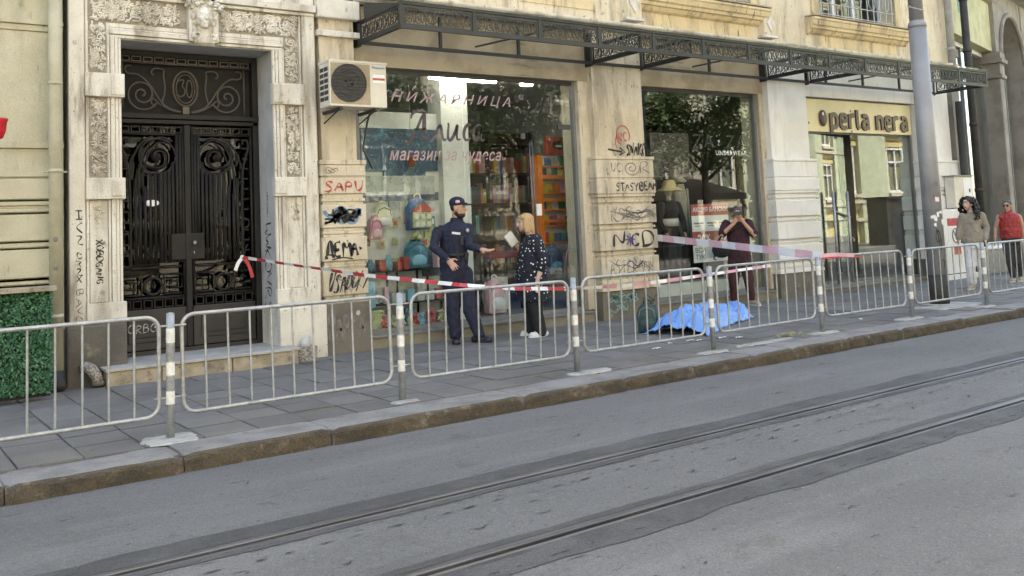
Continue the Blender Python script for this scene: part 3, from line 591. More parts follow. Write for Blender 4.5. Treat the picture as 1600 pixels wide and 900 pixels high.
bx('lock_plate', 'iron', DR, 3.2, 3.6, YD - .035, YD - .012, 1.3, 1.62, .006); MB().ell((3.47, YD - .07, 1.5), .025).build('door_knob', 'galv', DR, True); MB().ell((3.47, YD - .04, 1.38), (.008, .006, .02)).build('key_plate', 'galv', DR, True)
MB().ell((2.98, YD - .01, 2.0), (.09, .006, .04)).build('name_plate', 'white_plastic', DR, True)
# ---------------------------------------------------------------- neighbouring houses
LB = root('cream_building', 'olive cream house with horizontal moulded courses left of the carved doorway', 'building')
bx('wall', 'olive', LB, -14, 1.93, 11.26, 20, -.02, 16)
zz = [(0, .62, .05), (.62, .7, .08), (.7, 1.1, .04), (1.1, 1.13, .0), (1.13, 1.16, .03), (1.16, 1.2, .0), (1.2, 1.5, .04), (1.5, 1.53, .0), (1.53, 1.57, .025), (1.57, 1.6, .0), (1.6, 1.88, .04), (1.88, 1.91, .0), (1.91, 1.95, .03), (1.95, 1.98, .01), (1.98, 2.02, .035), (2.02, 2.05, .0), (2.05, 2.27, .04), (2.29, 2.6, .04), (2.6, 2.67, .075), (2.67, 3.9, .03), (3.9, 3.97, .05), (3.97, 4.02, .08), (4.02, 4.3, .04), (4.3, 4.4, .09), (4.4, 6.5, .03)]
for z0, z1, o in zz: bx('wall_course', 'olive', LB, -6, 1.925, 11.26 - o, 11.3, z0 + .001, z1 - .001, .006)
DP = root('drain_pipe', 'cream painted drain pipe running down beside the carved doorway', 'pipe')
MB().tube([(1.815, 11.04, .12), (1.815, 11.04, 7)], .068, 16).build('pipe', 'olive_pipe', DP, True)
for z in (3.3, 2.34, .78): MB().tube([(1.815, 11.04, z - .02), (1.815, 11.04, z + .02)], .075, 16).build('collar', 'olive_pipe', DP, True)
MB().tube([(1.7, 11.04, 2.33), (1.93, 11.04, 2.33)], .01, 6).build('bracket', 'olive_pipe', DP); MB().tube([(1.815, 11.04, .2), (1.815, 11.03, .12), (1.815, 10.98, .07), (1.8, 10.88, .06)], .08, 14).build('shoe', 'pole_dark', DP, True)
for z in (1.6, 1.3): MB().ell((1.8, 10.972, z), (.022, .006, .03)).build('sticker', 'ink_grey', DP, True)
EL = root('pipe_outlet', 'short bent grey pipe sticking out of the dark plinth by the step', 'pipe')
MB().tube([(2.08, 11.1, .2), (2.1, 11.02, .21), (2.14, 10.94, .19), (2.18, 10.9, .12), (2.2, 10.88, .04)], .06, 12).build('elbow', 'terrazzo', EL, True); MB().tube([(2.2, 10.88, .06), (2.2, 10.88, .02)], .068, 12).build('rim', 'plinth_left', EL, True)
HG = root('hedge_screen', 'artificial green hedge panel with a brown board on top at the left edge', 'hedge')
bx('backing', 'iron', HG, -2, 1.66, 10.42, 10.5, .04, 1.08); bx('top_board', 'wood_cap' if 0 else 'stone_step', HG, -2.05, 1.7, 10.3, 10.55, 1.081, 1.13, .005)
mat('leaf_plastic', (.02, .085, .035), (.035, .14, .06), sc=18, rough=.45, bump=0); mat('leaf_light', (.07, .2, .09), (.045, .15, .06), sc=10, rough=.45, bump=0)
b = MB(); g = random.Random(8)
for i in range(9000):
    x, z = g.uniform(.2, 1.67), g.uniform(.08, 1.09); y = 10.37 + g.uniform(-.035, .04); a = g.uniform(0, 6.28); t = g.uniform(-.9, .9); L = g.uniform(.012, .024)
    d = V((math.cos(a), math.sin(t) * .6, math.sin(a))) * L; e = V((-math.sin(a), -.5 + g.uniform(-.4, .4), math.cos(a))).normalized() * L * .5; c = V((x, y, z))
    b.quad(c - d, c - e, c + d, c + e, g.random() < .25)
tag(b.build('leaves', ['leaf_plastic', 'leaf_light'], HG), kind='stuff')
mat('red_glass', (.5, .02, .03), rough=.25, bump=0)
LN = root('red_lantern', 'red glass lantern hanging at the far left edge on the cream wall', 'lantern')
MB().lathe((1.2, 10.5, 2.62), [(.03, 0), (.05, .01), (.075, .08), (.085, .17), (.095, .19), (.095, .205), (.08, .21)], 18).build('glass', 'red_glass', LN, True); MB().tube([(1.2, 10.5, 2.83), (1.2, 10.5, 3.2), (1.2, 10.75, 3.25), (1.2, 11.2, 3.25)], .008, 6).build('hanger', 'iron', LN)
# right-hand house: a shop bay turning away, then an arcade pier
AR = root('arcade_building', 'grey stone house with arched arcade and tall shop window at the right edge', 'building', (20.72, 11.3, 0), rz=R(15))
mat('old_stone', (.3, .28, .24), (.22, .2, .17), sc=2, rough=.9, bump=.4, layers=(((.12, .105, .085), 3, .58, .75, STK),)); mat('sign_old', (.5, .48, .25), (.38, .37, .2), sc=2.5, rough=.7, bump=.1, layers=(((.62, .6, .5), 4, .6, .68, STK),)); mat('patch_green', (.22, .36, .3), rough=.7)
bx('corner_pilaster', 'old_stone', AR, -.37, .28, -.02, 8, -.02, 12, .01)
bx('pilaster_band', 'old_stone', AR, -.33, .31, -.07, .3, 5.0, 5.2, .02); bx('pilaster_band', 'old_stone', AR, -.33, .31, -.06, .3, 4.3, 4.4, .02)
bx('base_wall', 'wall_white', AR, .28, 4.1, .02, .5, -.02, .55, .01); bx('fascia', 'sign_old', AR, .28, 4.2, .0, .6, 5.62, 6.9); bx('fascia_patch', 'patch_green', AR, .9, 1.7, -.01, .0, 6.2, 6.75)
MB().box(.3, 4.1, .3, .31, .6, 5.5).build('pane', 'shop_glass', AR)
for x in (.3, 1.9, 4.05): bx('window_post', 'frame', AR, x, x + .08, .26, .36, .55, 5.55)
bx('window_head', 'white_plastic', AR, .28, 4.1, .25, .37, 5.5, 5.6); bx('shop_back', 'room_dark', AR, .3, 4.1, 2.5, 2.6, 0, 5.6); bx('shop_floor', 'floor_tile', AR, .3, 4.1, .52, 2.5, .3, .55)
MB().profx([(.0, 6.9), (-.12, 6.95), (-.2, 7.1), (-.35, 7.2), (-.4, 7.5), (.4, 7.5), (.4, 6.9)], -.3, 4.6).build('cornice', 'old_stone', AR); bx('upper_wall', 'pale', AR, -.3, 8, .1, 8, 7.5, 14)
bx('arcade_pier', 'old_stone', AR, 4.13, 4.58, -.14, .6, -.02, 4.9, .03)
for z0, z1, o in ((4.9, 5.0, .06), (5.0, 5.3, .02), (5.3, 5.42, .1), (5.42, 5.6, .05), (.0, .5, .06)): bx('capital_course', 'old_stone', AR, 4.13 - o, 4.58 + o, -.14 - o, .6, z0, z1, .015)
b = MB(); n = 16
for i in range(n):
    a0, a1 = math.pi * i / n, math.pi * (i + 1) / n; c0, c1 = 6.05 - 1.45 * math.cos(a0), 6.05 - 1.45 * math.cos(a1); z0, z1 = 5.6 + 1.2 * math.sin(a0), 5.6 + 1.2 * math.sin(a1); b.prism([(c0, z0), (c1, z1), (c1, 7.4), (c0, 7.4)], -.1, .5)
b.build('arch', 'old_stone', AR); MB().tube([(6.05 - 1.5 * math.cos(math.pi * i / 20), -.12, 5.6 + 1.25 * math.sin(math.pi * i / 20)) for i in range(21)], .07, 8).build('arch_moulding', 'old_stone', AR, True)
bx('spandrel', 'old_stone', AR, 4.13, 4.6, -.1, .5, 5.61, 7.4); MB().box(4.6, 7.6, .3, .31, .6, 6.8).build('pane', 'shop_glass', AR); bx('shop_back', 'room_dark', AR, 4.2, 7.6, 2.5, 2.6, 0, 7)
for x in (4.62, 5.3, 6.6): bx('window_post', 'frame', AR, x, x + .07, .24, .36, .5, 5.6)
bx('base_wall', 'old_stone', AR, 4.58, 7.6, .02, .5, -.02, .5, .01); bx('notice', 'white_plastic', AR, 4.8, 5.15, .27, .28, 2.7, 3.3); bx('end_pier', 'old_stone', AR, 7.5, 8.2, -.14, .6, -.02, 7.4, .03); bx('upper_cornice', 'old_stone', AR, 4.0, 9, -.5, .1, 7.4, 7.7, .03)
for x, y, m, r_, lab, zs in ((20.25, 11.05, 'zinc', .075, 'peeling light drain pipe at the right end of the beige house', (4.6, 8)), (20.85, 11.0, 'pole_dark', .085, 'dark drain pipe at the corner of the grey arcade house', (0, 9))):
    d = root('drain_pipe', lab, 'pipe'); MB().tube([(x, y, zs[0]), (x, y, zs[1])], r_, 14).build('pipe', m, d, True)
    for z in (1.9, 3.4, 5.1, 6.3):
        if z > zs[0]: MB().tube([(x, y, z - .04), (x, y, z + .04)], r_ * 1.15, 14).build('collar', m, d, True)
d = root('drain_pipe', 'dark lower pipe standing behind the grey meter box', 'pipe'); MB().tube([(20.3, 11.0, 0), (20.3, 11.0, 3.9)], .085, 12).build('pipe', 'pole_dark', d, True); MB().tube([(20.3, 11.0, 2.0), (20.3, 11.0, 2.1)], .1, 12).build('collar', 'pole_dark', d, True)
# houses and trees across the street, seen in the shop windows
mat('opp_cream', (.62, .56, .42), (.54, .48, .36), sc=.8, rough=.85, bump=0, fine=0); mat('opp_yellow', (.66, .56, .28), (.6, .5, .25), sc=.8, rough=.85, bump=0, fine=0); mat('opp_green', (.56, .6, .42), rough=.85, bump=0, fine=0); mat('opp_stone', (.6, .55, .45), rough=.85, bump=0, fine=0); mat('dark_brown', (.035, .028, .022), rough=.7, bump=0, fine=0); mat('bark', (.1, .08, .06), (.06, .05, .04), sc=6, rough=.95, bump=.6, bsc=20)
def opp(lab, x0, x1, m, step, ww, z0, wh, m2):
    o = root('street_house', lab, 'building'); Y = -5.5
    bx('wall', m, o, x0, x1, -12, Y - .25, 0, 15); bx('roof', 'zinc', o, x0 - .2, x1 + .2, -12.2, Y + .5, 15, 15.4)
    n = int((x1 - x0) / step); ps = (x1 - x0) / n
    wall = MB()
    for i in range(n):
        xc = x0 + ps * (i + .5); bx('pilaster', m2, o, xc - ps / 2, xc - ps / 2 + ps - ww - .5, Y - .25, Y + .04, 0, 14.8)
        for k in range(4):
            zc = z0 + k * 3.6; xw = xc + ps / 2 - ww / 2 - .25
            MB().box(xw - ww / 2, xw + ww / 2, Y - .26, Y - .2, zc, zc + wh).build('window', 'house_glass', o)
            f = MB(); f.box(xw - ww / 2, xw - ww / 2 + .12, Y - .24, Y - .12, zc, zc + wh).box(xw + ww / 2 - .12, xw + ww / 2, Y - .24, Y - .12, zc, zc + wh).box(xw - .06, xw + .06, Y - .23, Y - .13, zc, zc + wh).box(xw - ww / 2 + .12, xw + ww / 2 - .12, Y - .235, Y - .125, zc + wh * .65, zc + wh * .65 + .1)
            f.box(xw - ww / 2, xw + ww / 2, Y - .241, Y - .1, zc - .1, zc + .05).box(xw - ww / 2, xw + ww / 2, Y - .241, Y - .1, zc + wh - .1, zc + wh)
            f.build('window_frame', 'white_plastic', o)
            bx('window_sill', 'opp_stone', o, xw - ww / 2 - .15, xw + ww / 2 + .15, Y - .2, Y + .12, zc - .28, zc - .12)
            MB().box(xw - ww / 2 - .24, xw + ww / 2 + .24, Y - .248, Y - .1, zc - .9, zc - .3).box(xw - ww / 2 - .24, xw + ww / 2 + .24, Y - .248, Y - .1, zc + wh + .05, zc + 2.6).build('spandrel', m, o)
    for z in (1.1, 2.0, 5.6, 9.2, 12.8): bx('string_course', 'opp_stone', o, x0, x1, Y - .2, Y + .1, z, z + .18)
opp('cream street house with tall white windows reflected in the shop glass', -22, 33, 'opp_cream', 4.0, 1.7, 2.9, 2.4, 'opp_stone')
opp('yellow street house with barred windows reflected in the dark shop glass', 33.2, 78, 'opp_yellow', 4.4, 1.6, 2.6, 2.3, 'opp_green')
cf = root('added_cafe_front', 'added dark brown cafe front with awning, darkening the reflections in the underwear shop glass', 'cafe'); bx('front', 'dark_brown', cf, 21.5, 30, -5.45, -5.35, 0, 3.2); bx('glass_strip', 'house_glass', cf, 22, 29.6, -5.34, -5.33, .8, 2.4)  # cafe front added across the street to darken the reflections in shop glass
MB().profx([(-5.3, 3.3), (-2.6, 2.55), (-2.6, 2.3), (-2.62, 2.3), (-2.62, 2.5), (-5.3, 3.24)], 21.5, 30).build('awning', 'dark_brown', cf)
for x in (21.7, 25.5, 29.8): MB().tube([(x, -2.7, 0), (x, -2.7, 2.5)], .03, 6).build('awning_post', 'dark_brown', cf)
kb = root('street_cabinet', 'dark street cabinet mirrored in the dark clothes shop glass', 'cabinet'); bx('body', 'dark_brown', kb, 38.2, 40.4, -2.6, -1.6, 0, 2.1); bx('cap', 'dark_brown', kb, 38.1, 40.5, -2.7, -1.5, 2.1, 2.2)
mat('leaf_tree', (.055, .1, .025), (.09, .13, .035), sc=1.2, rough=.6, bump=0, fine=.3)
tb = MB(); g = random.Random(4); limbs = []
tb.tube([(0, 0, 0), (.05, 0, 1.5), (0, .05, 3.2), (.1, 0, 4.6)], [.2, .16, .14, .1], 10)
for i in range(11):
    a = i * 2.4 + g.uniform(-.3, .3); h = 2.9 + i * .18; L = g.uniform(1.3, 2.4); e = V((math.cos(a) * L, math.sin(a) * L * .8, h + g.uniform(.6, 2.4))); m_ = V((math.cos(a) * L * .5, math.sin(a) * L * .4, h + .6)); tb.tube([(0.03, 0, h), m_, e], [.07, .05, .02], 6); limbs.append((m_, e))
trunk = tb.mesh('trunk', 'bark', True); lf = MB()
cl = [e + V((g.gauss(0, .5), g.gauss(0, .5), g.gauss(0, .45))) for _, e in limbs for _ in range(5)] + [m_ + V((g.gauss(0, .4),) * 3) for m_, _ in limbs]
for c in cl:
    rr = g.uniform(.35, .75)
    for _ in range(110):
        p = c + V((g.gauss(0, rr * .5), g.gauss(0, rr * .5), g.gauss(0, rr * .4))); d = V((g.uniform(-1, 1), g.uniform(-1, 1), g.uniform(-.6, .6))).normalized() * g.uniform(.05, .1); e = d.orthogonal().normalized() * d.length * .6
        lf.quad(p - d, p - e, p + d, p + e)
crown = lf.mesh('crown', 'leaf_tree')
for k, (x, y, s_, rz, lab) in enumerate(((15.0, -3.0, 1.0, 0, 'street tree across the road mirrored in the bookshop glass, nearest the doorway'), (18.8, -2.8, 1.1, 2, 'street tree across the road mirrored at the right of the bookshop glass'), (24.2, -3.2, 1.15, 4, 'street tree across the road mirrored at the left of the underwear shop glass'), (27.8, -2.8, 1.05, 1, 'street tree across the road mirrored at the middle of the underwear shop glass'))):
    t = root('street_tree', lab, 'tree', (x, y, 0), 'trees along the opposite pavement', rz); t.scale = (s_, s_, s_); link('trunk', trunk, t); link('crown', crown, t)

# ---------------------------------------------------------------- wrought-iron canopy
CN = root('iron_canopy', 'dark wrought iron canopy with scrollwork fascia above the shop fronts', 'canopy')
CX0, CX1, CYF, CYB = 5.56, 19.62, 10.0, 11.19; CZ0, CZ1, CZW = 4.06, 4.36, 4.62
MB().add([(CX0 - .03, CYF - .05, CZ1 + .02), (CX1 + .03, CYF - .05, CZ1 + .02), (CX1 + .03, 11.0, CZW), (CX0 - .03, 11.0, CZW), (CX0 - .03, CYF - .05, CZ1 + .05), (CX1 + .03, CYF - .05, CZ1 + .05), (CX1 + .03, 11.0, CZW + .03), (CX0 - .03, 11.0, CZW + .03)], [(3, 2, 1, 0), (4, 5, 6, 7), (0, 1, 5, 4), (1, 2, 6, 5), (2, 3, 7, 6), (3, 0, 4, 7)]).build('roof_glass', 'canopy_glass', CN)
def filigree(w_, h_, seed, nm):
    g = random.Random(seed); b = MB(); f = .03
    b.box(0, w_, -.006, .006, 0, f).box(0, w_, -.006, .006, h_ - f, h_).box(0, f, -.005, .005, f, h_ - f).box(w_ - f, w_, -.005, .005, f, h_ - f)
    n = max(3, int((w_ - 2 * f) / .115)); cw = (w_ - 2 * f) / n
    for i in range(n):
        cx = f + cw * (i + .5); up = i % 2
        for zc, sg in ((f + (h_ - 2 * f) * .27, 1), (f + (h_ - 2 * f) * .73, -1)):
            rr = cw * .42; p = spiral(cx, zc, .008, rr, g.uniform(0, 360), 1.25 * (sg if up else -sg), 16)
            b.rib(p, .011, (0, -.004, 0), d=.008)
            b.rib(chaikin([p[-1], (cx + g.uniform(-.05, .05), f + (h_ - 2 * f) * .5), (cx + cw * .5, f + (h_ - 2 * f) * (.9 if sg > 0 else .1))]), .009, (0, -.004, 0), d=.008)
        b.rib(chaikin([(cx - cw * .5, f), (cx - cw * .2, h_ * .5), (cx - cw * .5, h_ - f)]), .009, (0, -.004, 0), d=.008)
    return b.mesh(nm, 'canopy')
NP = 13; pw = (CX1 - CX0) / NP; fm = filigree(pw - .05, CZ1 - CZ0 - .04, 5, 'fascia_panel')
for i in range(NP):
    link('fascia_panel', fm, CN, (CX0 + pw * i + .025, CYF, CZ0 + .02))
for i in range(NP + 1): bx('fascia_post', 'canopy', CN, CX0 + pw * i - .025, CX0 + pw * i + .025, CYF - .015, CYF + .015, CZ0 + .019, CZ1)
bx('fascia_rail', 'canopy', CN, CX0 - .02, CX1 + .02, CYF - .02, CYF + .02, CZ0 - .02, CZ0 + .018); bx('fascia_rail', 'canopy', CN, CX0 - .02, CX1 + .02, CYF - .022, CYF + .022, CZ1 - .01, CZ1 + .03)
bx('wall_rail', 'canopy_dark', CN, CX0, CX1 - .1, CYB - .08, CYB - .04, CZ0 - .01, CZ0 + .035)
bm2 = filigree(CYB - CYF - .1, CZ1 - CZ0 - .05, 6, 'bracket_panel')
for x in (CX0, 9.64, 10.74, 13.9, 15.15, CX1):
    link('bracket_panel', bm2, CN, (x, CYF + .03, CZ0 + .03), (0, 0, R(90)))
    bx('bracket_arm', 'canopy_dark', CN, x - .02, x + .02, CYF + .021, CYB - .03, CZ0 - .012, CZ0 + .026); bx('bracket_arm', 'canopy_dark', CN, x - .018, x + .018, CYF + .023, CYB - .03, CZ1 - .02, CZ1 + .008)
    bx('bracket_post', 'canopy_dark', CN, x - .025, x + .025, CYB - .031, CYB + .11, CZ0 - .03, CZW - .05)
for x in (CX0, CX1): MB().prism([(-.0, CZ1 + .0), (1.0, CZ1), (1.0, CZW - .03)], -.006, .006).build('gable_plate', 'canopy', CN, loc=(x, CYF, 0), rot=(0, 0, R(90)))
for x in (6.81, 8.18, 12.34, 15.66, 16.89, 18.2): bx('hanger_bar', 'canopy_dark', CN, x - .02, x + .02, CYB - .081, CYB - .041, CZ0 + .036, CZW - .08)
for x in (7.4, 11.9, 16.4): MB().tube([(x, CYB - .06, CZ0 + .1), (x + .9, CYF + .05, CZ1 - .02)], .014, 6).build('diagonal_brace', 'canopy_dark', CN)
# ---------------------------------------------------------------- air conditioner
AC = root('air_conditioner', 'cream air conditioner outdoor unit on brackets left of the bookshop window', 'air conditioner')
AX0, AX1, AY0, AY1, AZ0, AZ1 = 4.88, 5.68, 10.66, 10.98, 3.13, 3.71
bx('casing', 'ac', AC, AX0, AX1, AY0, AY1, AZ0, AZ1, .012); bx('lid', 'ac', AC, AX0 - .008, AX1 + .008, AY0 - .008, AY1 + .008, AZ1 - .02, AZ1 + .012, .006)
fc = (AX0 + .26, AZ0 + .3)
b = MB(); b.tube([(fc[0], AY0 - .008, fc[1]), (fc[0], AY0 + .002, fc[1])], .245, 32); b.build('fan_opening', 'ac_dark', AC)
bx('fan_panel', 'lintel', AC, AX0 + .012, AX0 + .56, AY0 - .003, AY0 + .001, AZ0 + .03, AZ1 - .03)
for i in range(11):
    z = fc[1] - .22 + i * .044; hw = math.sqrt(max(0, .24 ** 2 - (z - fc[1]) ** 2)); MB().tube([(fc[0] - hw, AY0 - .013, z), (fc[0] + hw, AY0 - .013, z)], .0045, 5).build('guard_wire', 'ac_dark' if 0 else 'frame_dark', AC)
for r_ in (.08, .16, .242): MB().tube([(fc[0] + r_ * math.cos(i * .196), AY0 - .016, fc[1] + r_ * math.sin(i * .196)) for i in range(32)], .0045, 5, closed=True).build('guard_ring', 'frame_dark', AC)
for i in range(4): MB().obox((fc[0] + .11 * math.cos(i * 1.571 + .4), AY0 - .009, fc[1] + .11 * math.sin(i * 1.571 + .4)), .18, .003, .09, (0, -(i * 1.571 + .4), 0)).build('fan_blade', 'pole_dark', AC)
for i in range(6):
    for j in range(2): bx('side_louvre', 'ac_dark', AC, AX0 - .004, AX0 + .001, AY0 + .05 + j * .13, AY0 + .16 + j * .13, AZ0 + .08 + i * .075, AZ0 + .13 + i * .075)
bx('label_sticker', 'white_plastic', AC, AX1 - .2, AX1 - .03, AY0 - .003, AY0 + .001, AZ1 - .26, AZ1 - .15); bx('label_sticker', 'ink_red', AC, AX1 - .2, AX1 - .03, AY0 - .004, AY0 + .001, AZ1 - .225, AZ1 - .195)
for x in (AX0 + .14, AX1 - .16):
    MB().box(x - .02, x + .02, AY0 - .02, 11.17, AZ0 - .05, AZ0 - .012).build('bracket', 'pole_dark', AC); MB().tube([(x, AY0 + .1, AZ0 - .05), (x, 11.17, AZ0 - .16)], .01, 6).build('bracket_strut', 'pole_dark', AC)
MB().tube([(AX1 - .1, AY1 - .05, AZ0 + .02), (AX1 - .08, 11.1, AZ0 - .15), (AX1 - .14, 11.12, AZ0 - .5), (AX1 + .0, 11.14, AZ0 - .75)], .014, 6).build('hose', 'frame_dark', AC, True)
# ---------------------------------------------------------------- barriers along the kerb
GP = 'steel barriers along the kerb'
PX = [.03 + 2.035 * i for i in range(11)]; PX = [.03] + [2.04 + 2.035 * i for i in range(10)]
wordsP = ['', 'barrier post in front of the left door leaf, with cement at its foot', 'barrier post in front of the left end of the bookshop window', 'barrier post in front of the right end of the bookshop window', 'barrier post in front of the blue sheet', 'barrier post beneath the end of the pale pink tape', 'barrier post just left of the tall grey pole', 'barrier post in front of the woman in the beige shirt', 'farthest barrier post at the right edge']
wordsB = ['steel barrier panel in front of the green hedge', 'steel barrier panel in front of the door step', 'steel barrier panel in front of the police officer', 'steel barrier panel in front of the graffiti pier and backpack', 'steel barrier panel in front of the man photographing', 'steel barrier panel below the yellow shop sign', 'steel barrier panel in front of the tall grey pole', 'steel barrier panel in front of the person in the red vest']
YB = 7.55
def post():
    p = root('barrier_post', '-', 'post', (0, 0, 0), 'posts of the kerb barrier')
    MB().tube([(0, 0, -.02), (0, 0, .95)], .031, 16).build('tube', 'galv', p, True); MB().lathe((0, 0, .95), [(.031, 0), (.031, .004), (.02, .01), (.003, .012)], 16).build('cap', 'galv', p, True)
    for z0, z1 in ((.26, .36), (.48, .58), (.73, .84)): MB().tube([(0, 0, z0), (0, 0, z1)], .0335, 16, cap=False).build('reflective_band', 'white_band', p, True)
    for z0, z1 in ((.37, .47), (.59, .72)): MB().tube([(0, 0, z0), (0, 0, z1)], .033, 16, cap=False).build('dull_band', 'grey_band', p, True)
    for z in (.31, .86): MB().tube([(-.12, 0, z), (.12, 0, z)], .008, 6).build('clamp_rod', 'galv', p)
    return p
def panel():
    p = root('crowd_barrier', '-', 'barrier', (0, 0, 0), GP); x0, x1, z0, z1, r_ = .105, 1.93, .18, .94, .1
    c = []
    for cx, cz, a in ((x1 - r_, z0 + r_, -90), (x1 - r_, z1 - r_, 0), (x0 + r_, z1 - r_, 90), (x0 + r_, z0 + r_, 180)): c += arc(cx, cz, r_, r_, a, a + 90, 7)
    MB().tube(XZ(c, 0), .016, 12, closed=True).build('frame', 'galv', p, True)
    for i in range(9): MB().tube([(x0 + (x1 - x0) * (i + 1) / 10, 0, z0), (x0 + (x1 - x0) * (i + 1) / 10, 0, z1)], .0092, 8, cap=False).build('bar', 'galv', p, True)
    return p
pp, pb = post(), panel(); g = random.Random(2)
for i in range(1, 9):
    o = pp if i == 1 else copy_tree(pp); o['label'] = wordsP[i]; o.location = (PX[i], YB, 0); o.rotation_euler = (g.uniform(-.012, .012), g.uniform(-.012, .012), g.uniform(0, 3))
    o.rotation_euler[2] = 0
for i in range(0, 8):
    o = pb if i == 0 else copy_tree(pb); o['label'] = wordsB[i]; o.location = (PX[i], YB, g.uniform(-.01, .01)); o.rotation_euler = (g.uniform(-.025, .025), g.uniform(-.007, .007), g.uniform(-.012, .012))
# ---------------------------------------------------------------- tall pole
PO = root('tram_pole', 'tall grey steel pole with a black painted foot on the pavement', 'pole', (13.97, 8.15, 0))
MB().tube([(0, 0, 0), (0, 0, .48)], .15, 28).build('painted_foot', 'pole_dark', PO, True); MB().tube([(0, 0, .48), (0, 0, 4.45)], [.146, .136], 28).build('shaft', 'pole', PO, True)
MB().lathe((0, 0, 4.45), [(.142, -.02), (.142, .02), (.13, .06), (.113, .08), (.11, .09)], 28).build('collar', 'pole', PO, True); MB().tube([(0, 0, 4.5), (0, 0, 9)], [.11, .1], 24).build('upper_shaft', 'pole', PO, True)
MB().tube([(.114 * math.cos(t), .114 * math.sin(t), 4.75 + .06 * math.sin(t)) for t in [i * .26 for i in range(24)]], .012, 6, closed=True).build('strap', 'galv', PO)
MB().tube([(-.08, 0, 0), (-.08, 0, .03)], .24, 20).build('footing', 'mortar', PO)
b = MB(); g = random.Random(9)
for i in range(9):
    a = R(-115 + g.uniform(-40, 40)); z = 1.55 + g.uniform(-.28, .14); w_, h_ = g.uniform(.03, .09), g.uniform(.03, .07); rr = .1475; da = w_ / rr / 2
    MB().quad(*[((rr + .0006 * i) * math.cos(a + t), (rr + .0006 * i) * math.sin(a + t), z + q) for t, q in ((-da, -h_ / 2), (da, -h_ / 2 + g.uniform(-.02, .02)), (da, h_ / 2), (-da, h_ / 2 + g.uniform(-.02, .02)))]).build('torn_sticker', 'white_plastic', PO)
b = MB()
a = R(-112); b.quad(*[(.149 * math.cos(a + t), .149 * math.sin(a + t), z) for t, z in ((-.45, 1.66), (.5, 1.63), (.5, 1.72), (-.45, 1.75))]); b.build('torn_sticker', 'ink_red', PO)
def on_pole(p, w_, m, nm): MB_ = MB(); pts = chaikin(p); MB_.tube([(.147 * math.cos(R(-115) + u), .147 * math.sin(R(-115) + u), z) for u, z in pts], w_, 4); MB_.build(nm, m, PO)
on_pole([(-.3, 1.2), (-.5, 1.05), (-.1, .95), (-.3, 1.22), (.1, 1.1), (-.2, .9), (.3, .95), (.0, .85), (.2, 1.05)], .006, 'ink_black', 'scribble'); on_pole([(.1, .7), (.3, .72), (.2, .6)], .006, 'ink_black', 'scribble'); on_pole([(-.2, 1.9), (0, 1.95), (.1, 1.88), (-.1, 1.86)], .005, 'ink_grey', 'scribble')
# ---------------------------------------------------------------- meter box and notice cabinet by the right pier
MX = root('meter_box', 'light grey metal meter box fixed to the white wall right of the pole', 'meter box'); bx('casing', 'ac', MX, 19.57, 20.3, 10.86, 11.08, 1.52, 2.2, .01); bx('door', 'white_plastic', MX, 19.92, 20.28, 10.85, 10.862, 1.55, 2.17, .005); bx('rain_lid', 'frame', MX, 19.54, 20.33, 10.83, 11.1, 2.2, 2.23); bx('latch', 'frame_dark', MX, 20.14, 20.18, 10.84, 10.851, 1.85, 1.93); MB().tube([(19.62, 10.97, 1.53), (19.6, 10.97, 1.4), (19.75, 10.97, 1.3), (19.95, 11.0, 1.32)], .025, 8).build('conduit', 'frame', MX, True)
NC = root('notice_cabinet', 'white low cabinet with red notices and scribbles right of the pole', 'cabinet'); bx('body', 'wall_white', NC, 18.95, 20.12, 10.86, 11.05, .12, 1.5, .01); bx('plinth', 'wall_white', NC, 18.9, 20.16, 10.8, 11.05, -.02, .1, .01); bx('gap', 'ink_black', NC, 18.97, 20.1, 10.88, 11.0, .1, .121)
bx('notice', 'ink_red', NC, 19.16, 19.7, 10.853, 10.861, 1.14, 1.3); bx('notice', 'white_plastic', NC, 19.16, 19.7, 10.854, 10.861, .75, 1.12); MB().tube(XZ(arc(19.43, .93, .12, .15, 0, 360, 20), 10.85), .012, 5).build('sign_ring', 'ink_grey', NC); MB().tube([(19.35, 10.85, 1.04), (19.51, 10.85, .82)], .01, 5).build('sign_bar', 'ink_grey', NC); bx('notice', 'ink_red', NC, 19.35, 19.62, 10.855, 10.861, .52, .7)
CB = root('planter_box', 'low grey green box on the pavement behind the person in the red vest', 'box'); bx('body', 'frame', CB, 20.6, 22.0, 10.9, 11.2, 0, .55, .02); bx('lid', 'white_plastic', CB, 20.57, 22.03, 10.87, 11.22, .55, .62, .02)
